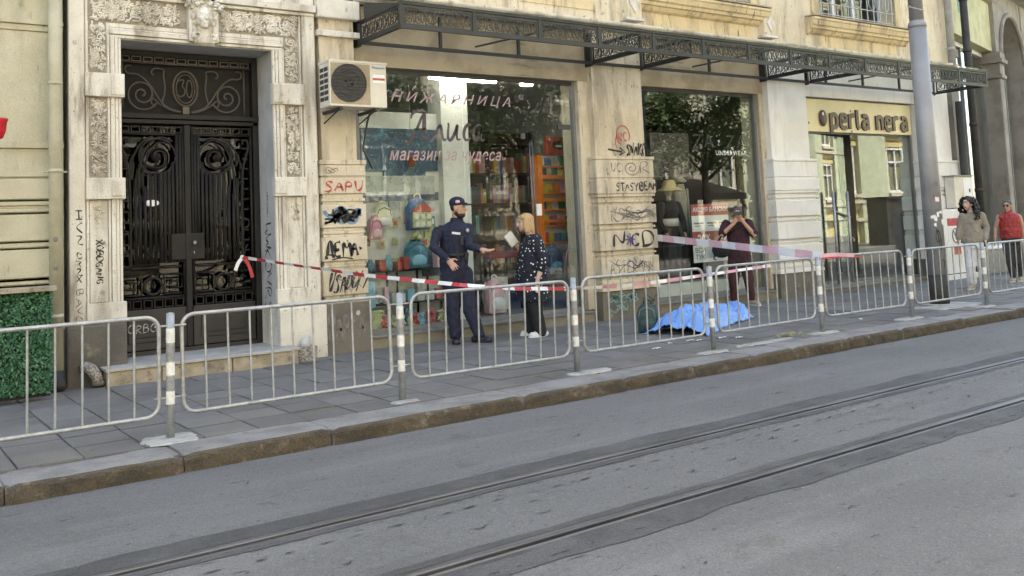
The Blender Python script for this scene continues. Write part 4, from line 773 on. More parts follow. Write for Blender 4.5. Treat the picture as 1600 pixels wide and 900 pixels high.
# ---------------------------------------------------------------- lettering, graffiti
def text(s, x0, x1, z0, z1, y, m, par, nm='lettering', shear=0, off=0, ext=0, sp=1.0):
    c = bpy.data.curves.new(nm, 'FONT'); c.body = s; c.shear = shear; c.offset = off; c.space_character = sp; c.resolution_u = 3
    o = bpy.data.objects.new(nm, c); COL.objects.link(o); bpy.context.view_layer.update()
    me = bpy.data.meshes.new_from_object(o.evaluated_get(bpy.context.evaluated_depsgraph_get())); bpy.data.objects.remove(o)
    xs = [v.co.x for v in me.vertices]; ys = [v.co.y for v in me.vertices]
    ax, bxx, ay, by = min(xs), max(xs), min(ys), max(ys); src = [(v.co.x, v.co.y) for v in me.vertices]
    pts = [(x0 + (a - ax) / (bxx - ax) * (x1 - x0), z0 + (b - ay) / (by - ay) * (z1 - z0)) for a, b in src]
    polys = [tuple(p.vertices) for p in me.polygons]; bpy.data.meshes.remove(me)
    b = MB(); b.add([(a, y, z) for a, z in pts], polys)
    if ext:
        n = len(pts); b.add([(a, y + ext, z) for a, z in pts], [])
        from collections import Counter
        ec = Counter()
        for p in polys:
            for i in range(len(p)): ec[(p[i], p[(i + 1) % len(p)])] += 1
        for (i, j) in list(ec):
            if (j, i) not in ec: b.f.append((i, i + n, j + n, j)); b.m.append(0)
    return b.build(nm, m, par)
text('КНИЖАРНИЦА', 5.93, 8.2, 3.32, 3.5, 11.437, 'pink_vinyl', SW1, 'shop_lettering', .35, .008, sp=1.5)
text('магазин за чудеса', 6.1, 7.99, 2.47, 2.66, 11.437, 'pink_vinyl', SW1, 'shop_lettering', .3, .012, sp=1.1)
b = MB()
def sc(p, w_, O): b.rib(chaikin(p, 3), w_, O)
def taper(p, w_): q = chaikin(p, 3); n = len(q); return q, [w_ * (.35 + .9 * math.sin(math.pi * (i + .5) / n)) for i in range(n)]
O_ = (6.4, 11.437, 2.81)
for p, w_ in (([(-.05, -.04), (.02, -.05), (.1, .05), (.28, .42)], .045), ([(.06, .3), (.08, .38), (.18, .43), (.3, .43)], .035), ([(.29, .43), (.27, .2), (.27, .03), (.32, .0)], .06), ([(.1, .15), (.3, .16)], .03),
              ([(.36, .02), (.4, .0), (.46, .1), (.55, .26), (.56, .06), (.6, .0), (.64, .03)], .042), ([(.66, .24), (.69, .26), (.66, .1), (.67, .01), (.72, .01), (.8, .14), (.84, .26), (.81, .1), (.82, .01), (.88, .03)], .042),
              ([(1.06, .22), (1.03, .26), (.96, .2), (.93, .08), (.97, .0), (1.06, .05)], .042), ([(1.25, .22), (1.2, .26), (1.12, .18), (1.1, .06), (1.15, .0), (1.23, .12), (1.27, .26), (1.23, .08), (1.25, .0), (1.3, .03)], .042)):
    q, ws = taper(p, w_); b.rib(q, ws, O_)
b.build('shop_lettering', 'plum_vinyl', SW1)
text('ZA  ZA', 12.13, 13.55, 2.79, 3.03, 11.437, 'ink_black', SW2, 'shop_lettering', 0, .01, sp=1.15); text('UNDERWEAR', 12.71, 13.55, 2.655, 2.74, 11.437, 'white_plastic', SW2, 'shop_lettering', 0, .02, sp=1.2)
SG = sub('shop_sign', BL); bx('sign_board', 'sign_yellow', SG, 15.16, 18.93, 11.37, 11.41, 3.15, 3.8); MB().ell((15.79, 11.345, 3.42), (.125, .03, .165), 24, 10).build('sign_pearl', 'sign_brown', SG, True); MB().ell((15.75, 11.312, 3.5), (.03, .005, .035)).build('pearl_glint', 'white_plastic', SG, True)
GL = {'p': [[(.0, .3), (.0, -.09)], [(.0, .25), (.12, .3), (.2, .22), (.2, .08), (.12, .0), (.0, .05)]], 'e': [[(.0, .15), (.2, .16), (.2, .26), (.1, .3), (.0, .24), (.0, .06), (.1, .0), (.2, .03)]], 'r': [[(.0, .3), (.0, .0)], [(.0, .22), (.08, .29), (.17, .28)]], 'l': [[(.0, .4), (.0, .06), (.05, .01)]], 'a': [[(.02, .27), (.12, .3), (.2, .24), (.2, .0)], [(.2, .16), (.06, .17), (.0, .08), (.08, .0), (.2, .06)]], 'n': [[(.0, .3), (.0, .0)], [(.0, .22), (.1, .3), (.19, .24), (.19, .0)]]}
for wd, xs_ in (('perla', (16.05, 16.36, 16.67, 16.93, 17.1)), ('nera', (17.62, 17.93, 18.24, 18.52))):
    for ch, x in zip(wd, xs_):
        b = MB()
        for q in GL[ch]: b.rib(chaikin(q, 1), .085, (x, 11.335 - .001 * len(b.v) / 50, 3.225), d=-.035)
        b.build('sign_letter', 'sign_brown', SG)
for x, z in ((15.35, 3.32), (16.75, 3.18), (16.75, 3.6)): MB().ell((x, 11.362, z), (.025, .012, .025)).build('sign_screw', 'galv', SG, True)
mat('poster_red', (.42, .075, .065), rough=.5, bump=0, fine=0); PS = root('sale_poster', 'red and white sale poster stuck on the underwear shop window', 'poster')
Yp = 11.45
for x0, x1, z0, z1, m in ((12.0, 12.95, .76, 1.78, 'white_plastic'),): bx('sheet', m, PS, x0, x1, Yp, Yp + .004, z0, z1)
bx('print_band', 'poster_red', PS, 12.0, 12.95, Yp - .002, Yp - .0005, 1.58, 1.78); bx('print_band', 'poster_red', PS, 12.0, 12.95, Yp - .002, Yp - .0005, 1.06, 1.3)
text('АКЦИЯ БАНСКИ', 12.03, 12.92, 1.63, 1.73, Yp - .003, 'white_plastic', PS, 'lettering', 0, .02); text('-20%', 12.06, 12.45, 1.1, 1.25, Yp - .003, 'white_plastic', PS, 'lettering', 0, .03); text('-7', 12.68, 12.92, 1.12, 1.25, Yp - .003, 'white_plastic', PS, 'lettering', 0, .03)
text('ВСИ', 12.05, 12.3, .93, 1.02, Yp - .003, 'ink_black', PS); text('ТУК', 12.05, 12.28, .81, .9, Yp - .003, 'ink_black', PS)
for x in (12.05, 12.38, 12.68): bx('print_line', 'ink_grey', PS, x, x + .24, Yp - .002, Yp - .0005, 1.43, 1.46); bx('print_line', 'ink_grey', PS, x + .02, x + .18, Yp - .002, Yp - .0005, 1.39, 1.405)
text('Panasonic', AX1 - .21, AX1 - .02, AZ1 - .075, AZ1 - .04, AY0 - .004, 'ink_blue', AC, 'lettering', .15, .03)
LT = {'A': [[(0, 0), (.35, 1), (.7, 0)], [(.12, .38), (.6, .4)]], 'B': [[(.05, 0), (.05, 1), (.5, .95), (.5, .6), (.08, .52)], [(.3, .55), (.7, .4), (.55, .02), (.05, 0)]], 'C': [[(.65, .85), (.4, 1.02), (.05, .75), (.05, .2), (.35, -.03), (.65, .15)]],
      'D': [[(.08, 0), (.05, 1), (.5, .95), (.75, .55), (.55, .05), (.05, 0)]], 'E': [[(.6, 1), (.1, .98), (.08, .5), (.06, .02), (.6, 0)], [(.08, .5), (.5, .52)]], 'F': [[(.65, 1), (.1, 1), (.1, 0)], [(.1, .55), (.55, .55)]], 'G': [[(.6, .85), (.3, 1), (.03, .6), (.2, 0), (.62, .1), (.62, .45), (.35, .45)]],
      'H': [[(.05, 0), (.08, 1)], [(.6, 0), (.62, 1)], [(.05, .5), (.62, .52)]], 'K': [[(.08, 0), (.08, 1)], [(.65, 1), (.1, .5), (.7, 0)]], 'M': [[(0, 0), (.1, 1), (.4, .4), (.7, 1), (.8, 0)]], 'N': [[(.05, 0), (.08, 1), (.6, 0), (.65, 1)]],
      'O': [[(.35, 1), (.0, .7), (.05, .2), (.38, 0), (.7, .25), (.68, .75), (.35, 1.02)]], 'P': [[(.08, 0), (.08, 1), (.6, .9), (.55, .5), (.1, .48)]], 'R': [[(.06, 0), (.08, 1), (.6, .92), (.5, .55), (.1, .5), (.65, 0)]], 'S': [[(.6, .85), (.3, 1.02), (.06, .78), (.5, .42), (.55, .15), (.25, -.02), (.0, .12)]],
      'T': [[(0, 1), (.7, 1)], [(.36, 1), (.34, 0)]], 'U': [[(.05, 1), (.05, .3), (.3, 0), (.6, .25), (.62, 1)]], 'V': [[(0, 1), (.32, 0), (.66, 1)]], 'W': [[(0, 1), (.2, 0), (.42, .7), (.64, 0), (.85, 1)]], 'X': [[(0, 0), (.65, 1)], [(0, 1), (.65, 0)]], 'Y': [[(0, 1), (.32, .5), (.3, 0)], [(.66, 1), (.32, .5)]],
      'Д': [[(0, -.1), (.05, .1), (.7, .1), (.75, -.1)], [(.12, .1), (.3, 1), (.55, 1), (.58, .1)]], '/': [[(0, 0), (.35, 1)]], '.': [[(.1, .45), (.16, .5), (.12, .55), (.1, .46)]], ' ': []}
def graf(s, x0, x1, z0, z1, y, m, par, wd, seed=0, loose=.05, U=None, slant=.0, nm='graffiti'):
    g = random.Random(seed); b = MB(); n = len(s); cw = (x1 - x0) / n; h_ = z1 - z0
    for i, ch in enumerate(s):
        dz = g.uniform(-.06, .06) * h_; sx = cw / .82
        for st_ in LT.get(ch, []):
            q = chaikin([((a + g.uniform(-loose, loose)) * sx + slant * c * h_, dz + (c + g.uniform(-loose, loose)) * h_) for a, c in st_], 2)
            k = len(q); ws = [wd * 1.25 * (.75 + .4 * math.sin(i * 2 + j * .7)) for j in range(k)]
            pts = [(cw * i + a, c) for a, c in q]
            if U is None: b.rib(pts, ws, (x0, y, z0))
            else: b.rib(pts, ws, *U)
    return b.build(nm, m, par)
def scrib(x0, x1, z0, z1, y, m, par, wd, n, seed, nm='graffiti'):
    g = random.Random(seed); b = MB()
    for _ in range(n):
        p = [(x0 + (x1 - x0) * (i / 6) + g.uniform(-.05, .05), g.uniform(z0, z1)) for i in range(7)]; i0 = g.randrange(0, 3); q = chaikin(p[i0:i0 + 4 + g.randrange(0, 3)], 3); b.rib([(min(max(a, x0), x1), min(max(c, z0), z1)) for a, c in q], wd, (0, y, 0))
    return b.build(nm, m, par)
Y1, Y2 = 11.116, 11.095
graf('SAPU', 4.98, 5.54, 2.08, 2.22, Y1, 'ink_red', P1, .022, 1); graf('ДEMA.', 4.97, 5.55, 1.23, 1.43, Y1, 'ink_black', P1, .034, 2); b = MB(); b.rib(chaikin([(5.05, 1.2), (5.2, 1.23), (5.35, 1.2)]), .016, (0, Y1, 0)); b.build('graffiti', 'ink_black', P1)
scrib(4.97, 5.46, 1.66, 1.87, Y1 - .001, 'ink_blue', P1, .05, 6, 3); scrib(4.97, 5.48, 1.65, 1.86, Y1 - .003, 'ink_black', P1, .024, 9, 4)
graf('USADO//', 4.97, 5.55, .8, 1.02, Y1, 'ink_black', P1, .026, 5, .1, slant=.3); graf('HAPIA', 4.98, 5.5, .18, .52, 11.126, 'ink_grey', P1, .03, 6); MB().ell((5.4, 11.127, .5), (.03, .003, .035)).build('graffiti', 'ink_white', P1)
b = MB(); b.rib(arc(10.24, 2.93, .14, .16, -30, 250, 24), .018, (0, 11.172, 0)); b.rib(chaikin([(10.1, 2.95), (10.06, 2.8), (10.1, 2.72)]), .018, (0, 11.172, 0)); b.build('graffiti', 'ink_red', P2); graf('RC', 10.14, 10.34, 2.84, 2.98, 11.171, 'ink_red', P2, .018, 7)
b = MB(); b.rib([(9.9, 2.7), (10.2, 2.66)], .03, (0, 11.17, 0)); b.rib([(10.15, 2.73), (10.26, 2.655), (10.14, 2.61)], .028, (0, 11.169, 0)); b.build('graffiti', 'ink_black', P2); graf('SNAKR', 10.28, 10.7, 2.62, 2.8, 11.17, 'ink_black', P2, .026, 8, .12, slant=.2)
graf('UC', 9.88, 10.12, 2.33, 2.48, Y2 + .004, 'ink_grey', P2, .016, 9); graf('R', 10.5, 10.75, 2.3, 2.5, Y2 + .004, 'ink_grey', P2, .016, 10); b = MB(); b.rib(spiral(10.32, 2.39, .02, .13, 90, 1.8, 34, 1.4), .016, (0, Y2 + .004, 0)); b.build('graffiti', 'ink_grey', P2)
graf('STASY', 9.95, 10.45, 2.03, 2.15, 11.086, 'ink_black', P2, .018, 11); graf('BEAM', 10.46, 10.86, 2.03, 2.17, 11.086, 'ink_black', P2, .026, 12)
scrib(9.75, 10.8, 1.55, 1.76, Y2, 'ink_grey', P2, .012, 9, 13); graf('RSBS', 9.8, 10.5, 1.55, 1.75, Y2 - .001, 'ink_grey', P2, .014, 14, .15); graf('N', 9.85, 10.15, 1.12, 1.36, Y2, 'ink_black', P2, .034, 15); graf('C', 10.22, 10.45, 1.14, 1.34, Y2, 'ink_black', P2, .034, 16); graf('D', 10.45, 10.78, 1.12, 1.37, Y2, 'ink_black', P2, .034, 17)
b = MB()
for i in range(4): a = i * .785; b.rib([(10.2 - .1 * math.cos(a), 1.24 - .1 * math.sin(a)), (10.2 + .1 * math.cos(a), 1.24 + .1 * math.sin(a))], .022, (0, Y2 - .001 * i - .001, 0))
b.build('graffiti', 'ink_violet', P2); graf('ASTERAAN', 9.75, 10.7, .7, .93, Y2, 'ink_grey', P2, .013, 18, .1); b = MB(); b.rib(chaikin([(10.1, .85), (10.2, .92), (10.3, .8), (10.42, .84), (10.45, .9)]), .018, (0, Y2 - .001, 0)); b.build('graffiti', 'ink_violet', P2); scrib(9.72, 10.05, .24, .42, 11.125, 'ink_teal', P2, .02, 6, 19); scrib(10.0, 10.35, .22, .42, 11.125, 'ink_teal', P2, .018, 5, 28); scrib(9.74, 10.1, .08, .24, 11.126, 'ink_teal', P2, .014, 4, 29); scrib(10.2, 10.8, .1, .38, 11.126, 'ink_grey', P2, .012, 5, 20)
scrib(5.0, 5.25, 2.3, 2.41, Y1, 'ink_grey', P1, .01, 3, 41); scrib(4.98, 5.5, .78, 1.04, Y1 - .002, 'ink_grey', P1, .008, 3, 42)
scrib(9.72, 10.8, .7, .95, Y2 - .002, 'ink_black', P2, .008, 3, 45); scrib(10.45, 10.8, .14, .36, 11.124, 'ink_black', P2, .012, 3, 47)
scrib(14.0, 14.4, .08, .28, 11.126, 'ink_grey', P3, .012, 3, 49); scrib(14.5, 15.1, .1, .36, 11.126, 'ink_grey', P3, .01, 3, 50)
vU = lambda x, y, z: ((x, y, z), (0, 0, -1), (1, 0, 0))
graf('HVN', 0, .42, 0, .07, 0, 'ink_black', DS, .012, 21, U=vU(2.03, 11.136, 1.92)); graf('OMNX', 0, .35, 0, .06, 0, 'ink_black', DS, .01, 22, .12, vU(2.03, 11.136, 1.45)); graf('BAVOS', 0, .5, 0, .07, 0, 'ink_grey', DS, .01, 23, .1, vU(2.03, 11.136, 1.05)); graf('XOBDGANG', 0, .5, 0, .075, 0, 'ink_black', DS, .013, 24, .06, vU(2.24, 11.162, 1.58))
graf('WWKOVRS', 0, 1.15, 0, .22, 0, 'ink_black', DS, .017, 25, .1, ((4.325, 11.55, 1.72), (0, 0, -1), (0, -1, 0))); graf('HHHHHH', 0, .32, 0, .05, 0, 'ink_grey', DS, .01, 26, .02, ((4.325, 11.45, 2.1), (0, 0, -1), (0, -1, 0)))
graf('ORBO', 2.68, 3.02, .46, .56, 11.645, 'ink_white', DR, .01, 27)

# ---------------------------------------------------------------- inside the bookshop window
mat('poster_blue', (.05, .1, .17), (.03, .05, .09), sc=3, rough=.5, bump=0, layers=(((.12, .3, .42), 5, .55, .7, U1), ((.7, .75, .75), 38, .66, .7, U1)), fine=.4)
mat('poster_grey', (.5, .52, .5), (.35, .37, .36), sc=6, rough=.5, bump=0, layers=(((.12, .14, .15), 25, .6, .66, U1),))
mat('board_white', (.7, .7, .67), (.62, .62, .6), rough=.6, bump=0)
mat('floral', (.4, .45, .2), (.55, .5, .3), sc=14, rough=.6, bump=0, layers=(((.12, .2, .08), 20, .55, .62, U1), ((.65, .3, .35), 26, .62, .66, U1)))
BK = [('book_' + str(i), c) for i, c in enumerate(((.5, .08, .06), (.08, .16, .4), (.6, .5, .1), (.1, .3, .15), (.65, .62, .55), (.35, .1, .3), (.1, .1, .12), (.6, .25, .08), (.2, .45, .5), (.7, .4, .45)))]
for n_, c in BK: mat(n_, c, tuple(a * .6 + .02 for a in c), sc=9, rough=.5, bump=0, local=True)
mat('orange', (.75, .2, .02), (.66, .17, .02), rough=.5, bump=0); mat('dark_wood', (.05, .032, .022), (.035, .022, .016), sc=4, rough=.6, st=(1, 1, 8)); mat('red_wood', (.2, .02, .02), rough=.4, bump=0); mat('terracotta', (.55, .2, .1), rough=.7, bump=0)
mat('lamp_tube', (1, .98, .94), emit=7, bump=0, fine=0)
ORD = ['first', 'second', 'third', 'fourth', 'fifth', 'sixth', 'seventh', 'eighth', 'ninth', 'tenth'] + ['%dth' % i for i in range(11, 21)] + ['%d%s' % (i, {1: 'st', 2: 'nd', 3: 'rd'}.get(i % 10, 'th')) for i in range(21, 70)]
CN_ = dict(book_0='red', book_1='blue', book_2='yellow', book_3='green', book_4='pale', book_5='purple', book_6='black', book_7='orange', book_8='teal', book_9='pink', board_white='white', sky_blue='light blue', light_pink='light pink', floral='floral', poster_grey='grey', bp_teal='dark teal', frame='dark grey')
def tbox(name, lab, cat, m, x0, x1, y0, y1, z0, z1, group=None, bev=.004): return tag(bx(name, m, None, x0, x1, y0, y1, z0, z1, bev), lab, cat, group)
for x0, x1, y, z, lab in ((7.0, 8.2, 11.8, 3.77, 'long lit ceiling lamp at the top of the bookshop window'), (8.75, 8.98, 11.9, 3.78, 'short lit ceiling lamp near the bookshop door')):
    l = root('ceiling_lamp', lab, 'lamp'); bx('housing', 'white_plastic', l, x0 - .02, x1 + .02, y - .05, y + .05, z + .03, z + .09); bx('tube', 'lamp_tube', l, x0, x1, y - .03, y + .03, z, z + .029, .01)
DW = root('display_wall', 'white display panel with blue starry posters behind the bookshop glass', 'display'); bx('panel', 'board_white', DW, 5.7, 7.5, 12.14, 12.18, .2, 3.3); bx('column', 'board_white', DW, 7.3, 7.78, 12.0, 12.4, .17, 3.93)
for x0, x1, z0, z1, m in ((6.0, 7.27, 2.42, 3.05, 'poster_blue'), (5.98, 7.2, 2.07, 2.35, 'poster_grey'), (6.35, 7.05, 2.2, 2.5, 'poster_blue'), (5.75, 7.26, 1.98, 2.1, 'poster_blue'), (6.42, 6.6, 1.72, 1.98, 'poster_grey'), (7.08, 7.26, 1.62, 1.95, 'poster_grey'), (7.0, 7.27, 1.32, 1.6, 'floral'), (6.95, 7.27, .85, 1.28, 'poster_blue')): bx('poster', m, DW, x0, x1, 12.1 - .012 * (z0 % .3), 12.139, z0, z1)
pt = root('flower_pot', 'small orange pot hanging before the blue posters', 'pot'); MB().lathe((6.73, 11.95, 2.47), [(.05, 0), (.075, .14), (.085, .14), (.085, .16), (.07, .16)], 16).build('pot', 'terracotta', pt, True); MB().tube([(6.73, 11.95, 2.62), (6.73, 11.95, 3.8)], .004, 5).build('string', 'frame', pt)
def backpack(lab, x, y, z, w_, h_, d, m, m2, lean=0, rz=0, grp='children backpacks in the bookshop'):
    o = root('backpack', lab, 'backpack', (x, y, z), grp, rz); o.rotation_euler = (lean, 0, rz)
    b = MB(); b.ell((0, 0, h_ * .52), (w_ * .48, d * .5, h_ * .47), 16, 12); b.obox((0, 0, h_ * .36), w_ * .82, d * .78, h_ * .68); b.blob('body', m, o, .014, 6)
    b = MB(); b.ell((0, -d * .42, h_ * .28), (w_ * .36, d * .22, h_ * .2), 14, 10); b.obox((0, -d * .4, h_ * .24), w_ * .6, d * .3, h_ * .26); b.blob('front_pocket', m2, o, .012, 5)
    MB().tube([(-.05, 0, h_ * .96), (-.045, 0, h_ * 1.05), (0, 0, h_ * 1.09), (.045, 0, h_ * 1.05), (.05, 0, h_ * .96)], .012, 8).build('handle', m2, o, True)
    MB().tube([(-w_ * .36, -d * .36, h_ * .5), (-w_ * .28, -d * .42, h_ * .74), (0, -d * .44, h_ * .84), (w_ * .28, -d * .42, h_ * .74), (w_ * .36, -d * .36, h_ * .5)], .007, 6).build('zip', 'frame', o)
    for s_ in (-1, 1): MB().tube([(s_ * w_ * .28, d * .38, h_ * .9), (s_ * w_ * .36, d * .6, h_ * .55), (s_ * w_ * .34, d * .4, h_ * .1)], .018, 6, flat=.5).build('strap', m2, o, True)
    return o
mat('bp_cream', (.72, .7, .52), (.65, .62, .46), rough=.7, bump=.1); mat('bp_blue', (.1, .2, .42), (.07, .14, .32), sc=6, rough=.7, bump=.1); mat('bp_pink', (.72, .33, .42), (.6, .25, .38), sc=8, rough=.6, bump=.1); mat('bp_teal', (.05, .16, .24), (.1, .28, .36), sc=12, rough=.6, bump=.1); mat('bp_navy', (.03, .05, .12), (.05, .09, .2), sc=9, rough=.6, bump=.1, layers=(((.4, .5, .1), 12, .66, .7, U1),)); mat('bp_green', (.02, .042, .04), (.03, .06, .055), sc=4, rough=.65, bump=.2); mat('sky_blue', (.25, .5, .62), (.2, .42, .55), rough=.6, bump=0); mat('light_pink', (.72, .5, .54), (.62, .4, .45), sc=7, rough=.7, bump=0)
backpack('cream white fluffy backpack hanging top left behind the bookshop glass', 6.25, 12.0, 1.58, .32, .36, .18, 'bp_cream', 'board_white')
for dx in (-.06, .06):
    for dz in (.12, .24): pass
hb = backpack('blue backpack with a dolls house front hanging behind the bookshop glass', 6.82, 11.98, 1.53, .42, .5, .2, 'bp_blue', 'bp_cream')
bx('house_front', 'floral', hb, -.16, .16, -.15, -.1, .04, .27, .01); MB().prism([(-.19, .27), (.02, .42), (.2, .27)], -.16, -.11).build('house_roof', 'book_0', hb)
for i in range(3):
    for j in range(2): bx('house_window', 'board_white', hb, -.13 + i * .1, -.07 + i * .1, -.16, -.149, .06 + j * .11, .13 + j * .11)
backpack('pink small backpack at the left edge of the bookshop display', 6.08, 11.9, 1.42, .22, .34, .14, 'bp_pink', 'light_pink'); backpack('dark blue rucksack with a gnome picture in the bookshop display', 6.74, 11.92, .98, .38, .44, .18, 'bp_teal', 'sky_blue')
MB().lathe((6.74, 11.9, 1.4), [(.09, 0), (.08, .06), (.05, .1), (.01, .13)], 14).build('toy_hat', 'floral', None, True); tag(bpy.data.objects['toy_hat'], 'small yellow green toy hat on top of the gnome rucksack', 'toy')
RK = root('display_rack', 'black metal rack with shelves of toys low in the bookshop window', 'rack')
for x in (5.85, 6.35, 6.85, 7.25): bx('upright', 'iron', RK, x - .012, x + .012, 11.8, 11.82, .2, 1.0); bx('upright', 'iron', RK, x - .012, x + .012, 12.1, 12.12, .2, 1.0)
for z in (.5, .96): bx('shelf', 'iron', RK, 5.75, 7.3, 11.79, 12.13, z, z + .02)
g = random.Random(12); cols = ['book_0', 'book_2', 'book_4', 'book_8', 'board_white', 'sky_blue', 'light_pink', 'floral', 'book_6', 'poster_grey', 'bp_teal', 'frame']
k = 0
for zb in (.2, .52, .98):
    x = 5.78; kk = 0
    while x < 7.2:
        w_ = g.uniform(.07, .16); h_ = g.uniform(.12, .26); c = g.choice(cols); t = g.random(); nm = 'toy_box' if t < .6 else 'toy_jar'; 
        if zb == .98 and 6.5 < x < 7: x += w_; continue
        lab = 'small %s %s, %s from the left on the %s of the display rack' % (CN_[c], 'box' if t < .6 else 'jar', ORD[kk], {.2: 'floor', .52: 'middle shelf', .98: 'top shelf'}[zb]); kk += 1
        if t < .6: tag(bx('toy_box', c, None, x, x + w_, 11.85, 11.85 + g.uniform(.08, .16), zb + .001, zb + h_, .004), lab, 'box', 'small boxes on the ' + {.2: 'floor', .52: 'middle shelf', .98: 'top shelf'}[zb] + ' of the display rack')
        else: tag(MB().lathe((x + w_ / 2, 11.95, zb + .001), [(w_ * .4, 0), (w_ * .45, .02), (w_ * .45, h_ * .7), (w_ * .25, h_ * .82), (w_ * .25, h_)], 14).build('toy_jar', c, None, True), lab, 'jar', 'round jars on the ' + {.2: 'floor', .52: 'middle shelf', .98: 'top shelf'}[zb] + ' of the display rack')
        x += w_ + g.uniform(.01, .05)
tbox('gift_box', 'patterned grey green box at the lower left of the bookshop window', 'box', 'floral', 5.66, 6.02, 11.6, 11.75, .2, .46); tbox('lunch_box', 'light blue box standing at the lower left of the bookshop window', 'box', 'sky_blue', 5.7, 5.92, 11.62, 11.76, .48, .86, bev=.03)
PN = ('red', 'yellow', 'white', 'light blue', 'pink', 'green', 'grey', 'teal'); PMt = ('book_0', 'book_2', 'board_white', 'sky_blue', 'light_pink', 'floral', 'poster_grey', 'bp_teal'); g = random.Random(44)
for i in range(14):                            # soft toys, cups and cards among the goods
    q = g.randrange(8); x = 5.8 + i * .105; y = 11.62 + g.uniform(0, .1); z = .2; s_ = g.uniform(.8, 1.2)
    t = root('plush_toy', 'small %s soft toy, %s from the left at the foot of the bookshop window' % (PN[q], ORD[i]), 'toy', (x, y, z), 'soft toys at the foot of the bookshop window', g.uniform(-1, 1)); t.scale = (s_, s_, s_)
    b = MB(); b.ell((0, 0, .06), (.045, .04, .06)); b.ell((0, -.005, .145), (.04, .036, .038)); [b.ell((e * .032, 0, .18), (.016, .01, .022)) for e in (-1, 1)]; [b.cap((e * .03, -.01, .08), (e * .06, -.035, .05), .014, .012) for e in (-1, 1)]; [b.cap((e * .022, -.02, .02), (e * .03, -.06, .018), .018, .016) for e in (-1, 1)]; b.blob('body', PMt[q], t, .008, 2)
    for e in (-1, 1): MB().ell((e * .014, -.038, .152), .005, 6, 4).build('eye', 'ink_black', t)
for i in range(18):
    q = g.randrange(8); r_, c_ = divmod(i, 6); x = 6.02 + c_ * .22 + g.uniform(-.03, .03); z = 1.0 + r_ * .3 + g.uniform(-.04, .04); w_, h_ = g.uniform(.07, .13), g.uniform(.1, .17)
    t = root('greeting_card', '%s card, %s in the %s row pinned on the display panel' % (PN[q], ORD[c_], ('lower', 'middle', 'upper')[r_]), 'card', (0, 0, 0), 'cards pinned on the display panel'); bx('card', PMt[q], t, x, x + w_, 12.095, 12.1, z, z + h_); bx('print_mark', PMt[(q + 3) % 8], t, x + .02, x + w_ - .02, 12.092, 12.0945, z + h_ * .3, z + h_ * .75)
# orange shelf, back shelves, table
OS = root('orange_shelf', 'orange shelf unit with picture books by the bookshop door', 'shelf'); SX0, SX1, SY = 9.33, 10.2, 12.3
bx('side', 'orange', OS, SX0, SX0 + .09, SY, SY + .2, 1.2, 2.7); bx('side', 'orange', OS, SX1 - .09, SX1, SY, SY + .2, 1.2, 2.7); bx('back', 'board_white', OS, SX0 + .09, SX1 - .09, SY + .18, SY + .2, 1.2, 2.7)
lv = (1.22, 1.5, 1.77, 2.05, 2.3, 2.5)
for z in lv: bx('shelf', 'orange', OS, SX0 + .091, SX1 - .091, SY + .01, SY + .179, z, z + .025)
for z in (1.55, 1.9, 2.3): bx('front_bar', 'orange', OS, SX0 + .091, SX1 - .091, SY - .01, SY + .009, z + .02, z + .07)
for z, wd in zip(lv, ('lowest', 'second lowest', 'third', 'fourth', 'fifth', 'top')):
    x = SX0 + .12; kk = 0
    while x < SX1 - .22:
        w_ = g.uniform(.09, .16); c = g.choice(BK)[0]; kk += 1; tag(bx('picture_book', c, None, x, x + w_, SY + .1, SY + .13, z + .026, z + .026 + g.uniform(.14, .19)), '%s picture book, %s from the left on the %s board of the orange shelf' % (CN_[c], ORD[kk - 1], wd), 'book', 'picture books on the %s board of the orange shelf' % wd); x += w_ + .012
gb = root('game_box', 'red board game box standing on top of the orange shelf', 'box'); bx('carton', 'book_0', gb, 9.55, 10.05, SY + .02, SY + .09, 2.71, 3.02, .004); MB().ell((9.8, SY + .018, 2.87), (.13, .004, .08)).build('print_mark', 'ink_black', gb); MB().ell((9.8, SY + .014, 2.86), (.08, .003, .02)).build('print_mark', 'board_white', gb)
backpack('dark blue green backpack hanging left below the orange shelf', 9.5, 12.2, .72, .34, .46, .2, 'bp_navy', 'bp_teal'); backpack('shiny pink backpack hanging right below the orange shelf', 9.96, 12.2, .68, .34, .48, .2, 'bp_pink', 'light_pink')
backpack('pale pink bag standing on the floor behind the police officer', 8.35, 12.3, .17, .4, .56, .22, 'light_pink', 'board_white'); backpack('grey pink bag standing in the middle of the bookshop floor', 8.0, 12.7, .17, .32, .42, .2, 'light_pink', 'poster_grey')
BC = root('bookcase', 'dark wooden bookcase full of books at the back of the bookshop', 'bookcase'); bx('back', 'dark_wood', BC, 7.6, 10.5, 14.28, 14.32, .17, 3.3)
for x in (7.6, 8.55, 9.5, 10.45): bx('upright', 'dark_wood', BC, x, x + .05, 14.0, 14.27, .17, 3.3)
for z in (.3, .85, 1.4, 1.95, 2.5, 3.05):
    bx('shelf', 'dark_wood', BC, 7.65, 10.45, 14.02, 14.27, z, z + .03)
    if z > 2.9 or z < .5: continue
    x = 7.68; kk = 0; wd = {.85: 'lowest', 1.4: 'second lowest', 1.95: 'third', 2.5: 'top'}[z]
    while x < 10.4:
        w_ = g.uniform(.035, .08)
        if any(abs(x + w_ / 2 - q - .02) < .09 for q in (8.55, 9.5)): x += .05; continue
        c = g.choice(BK)[0]; kk += 1; tag(bx('shelved_book', c, None, x, x + w_, 14.05, 14.25, z + .031, z + .031 + g.uniform(.25, .38)), '%s book, %s from the left on the %s row of the dark bookcase' % (CN_[c], ORD[kk - 1], wd), 'book', 'books in the dark bookcase'); x += w_ + .004 + (g.random() < .08) * .1
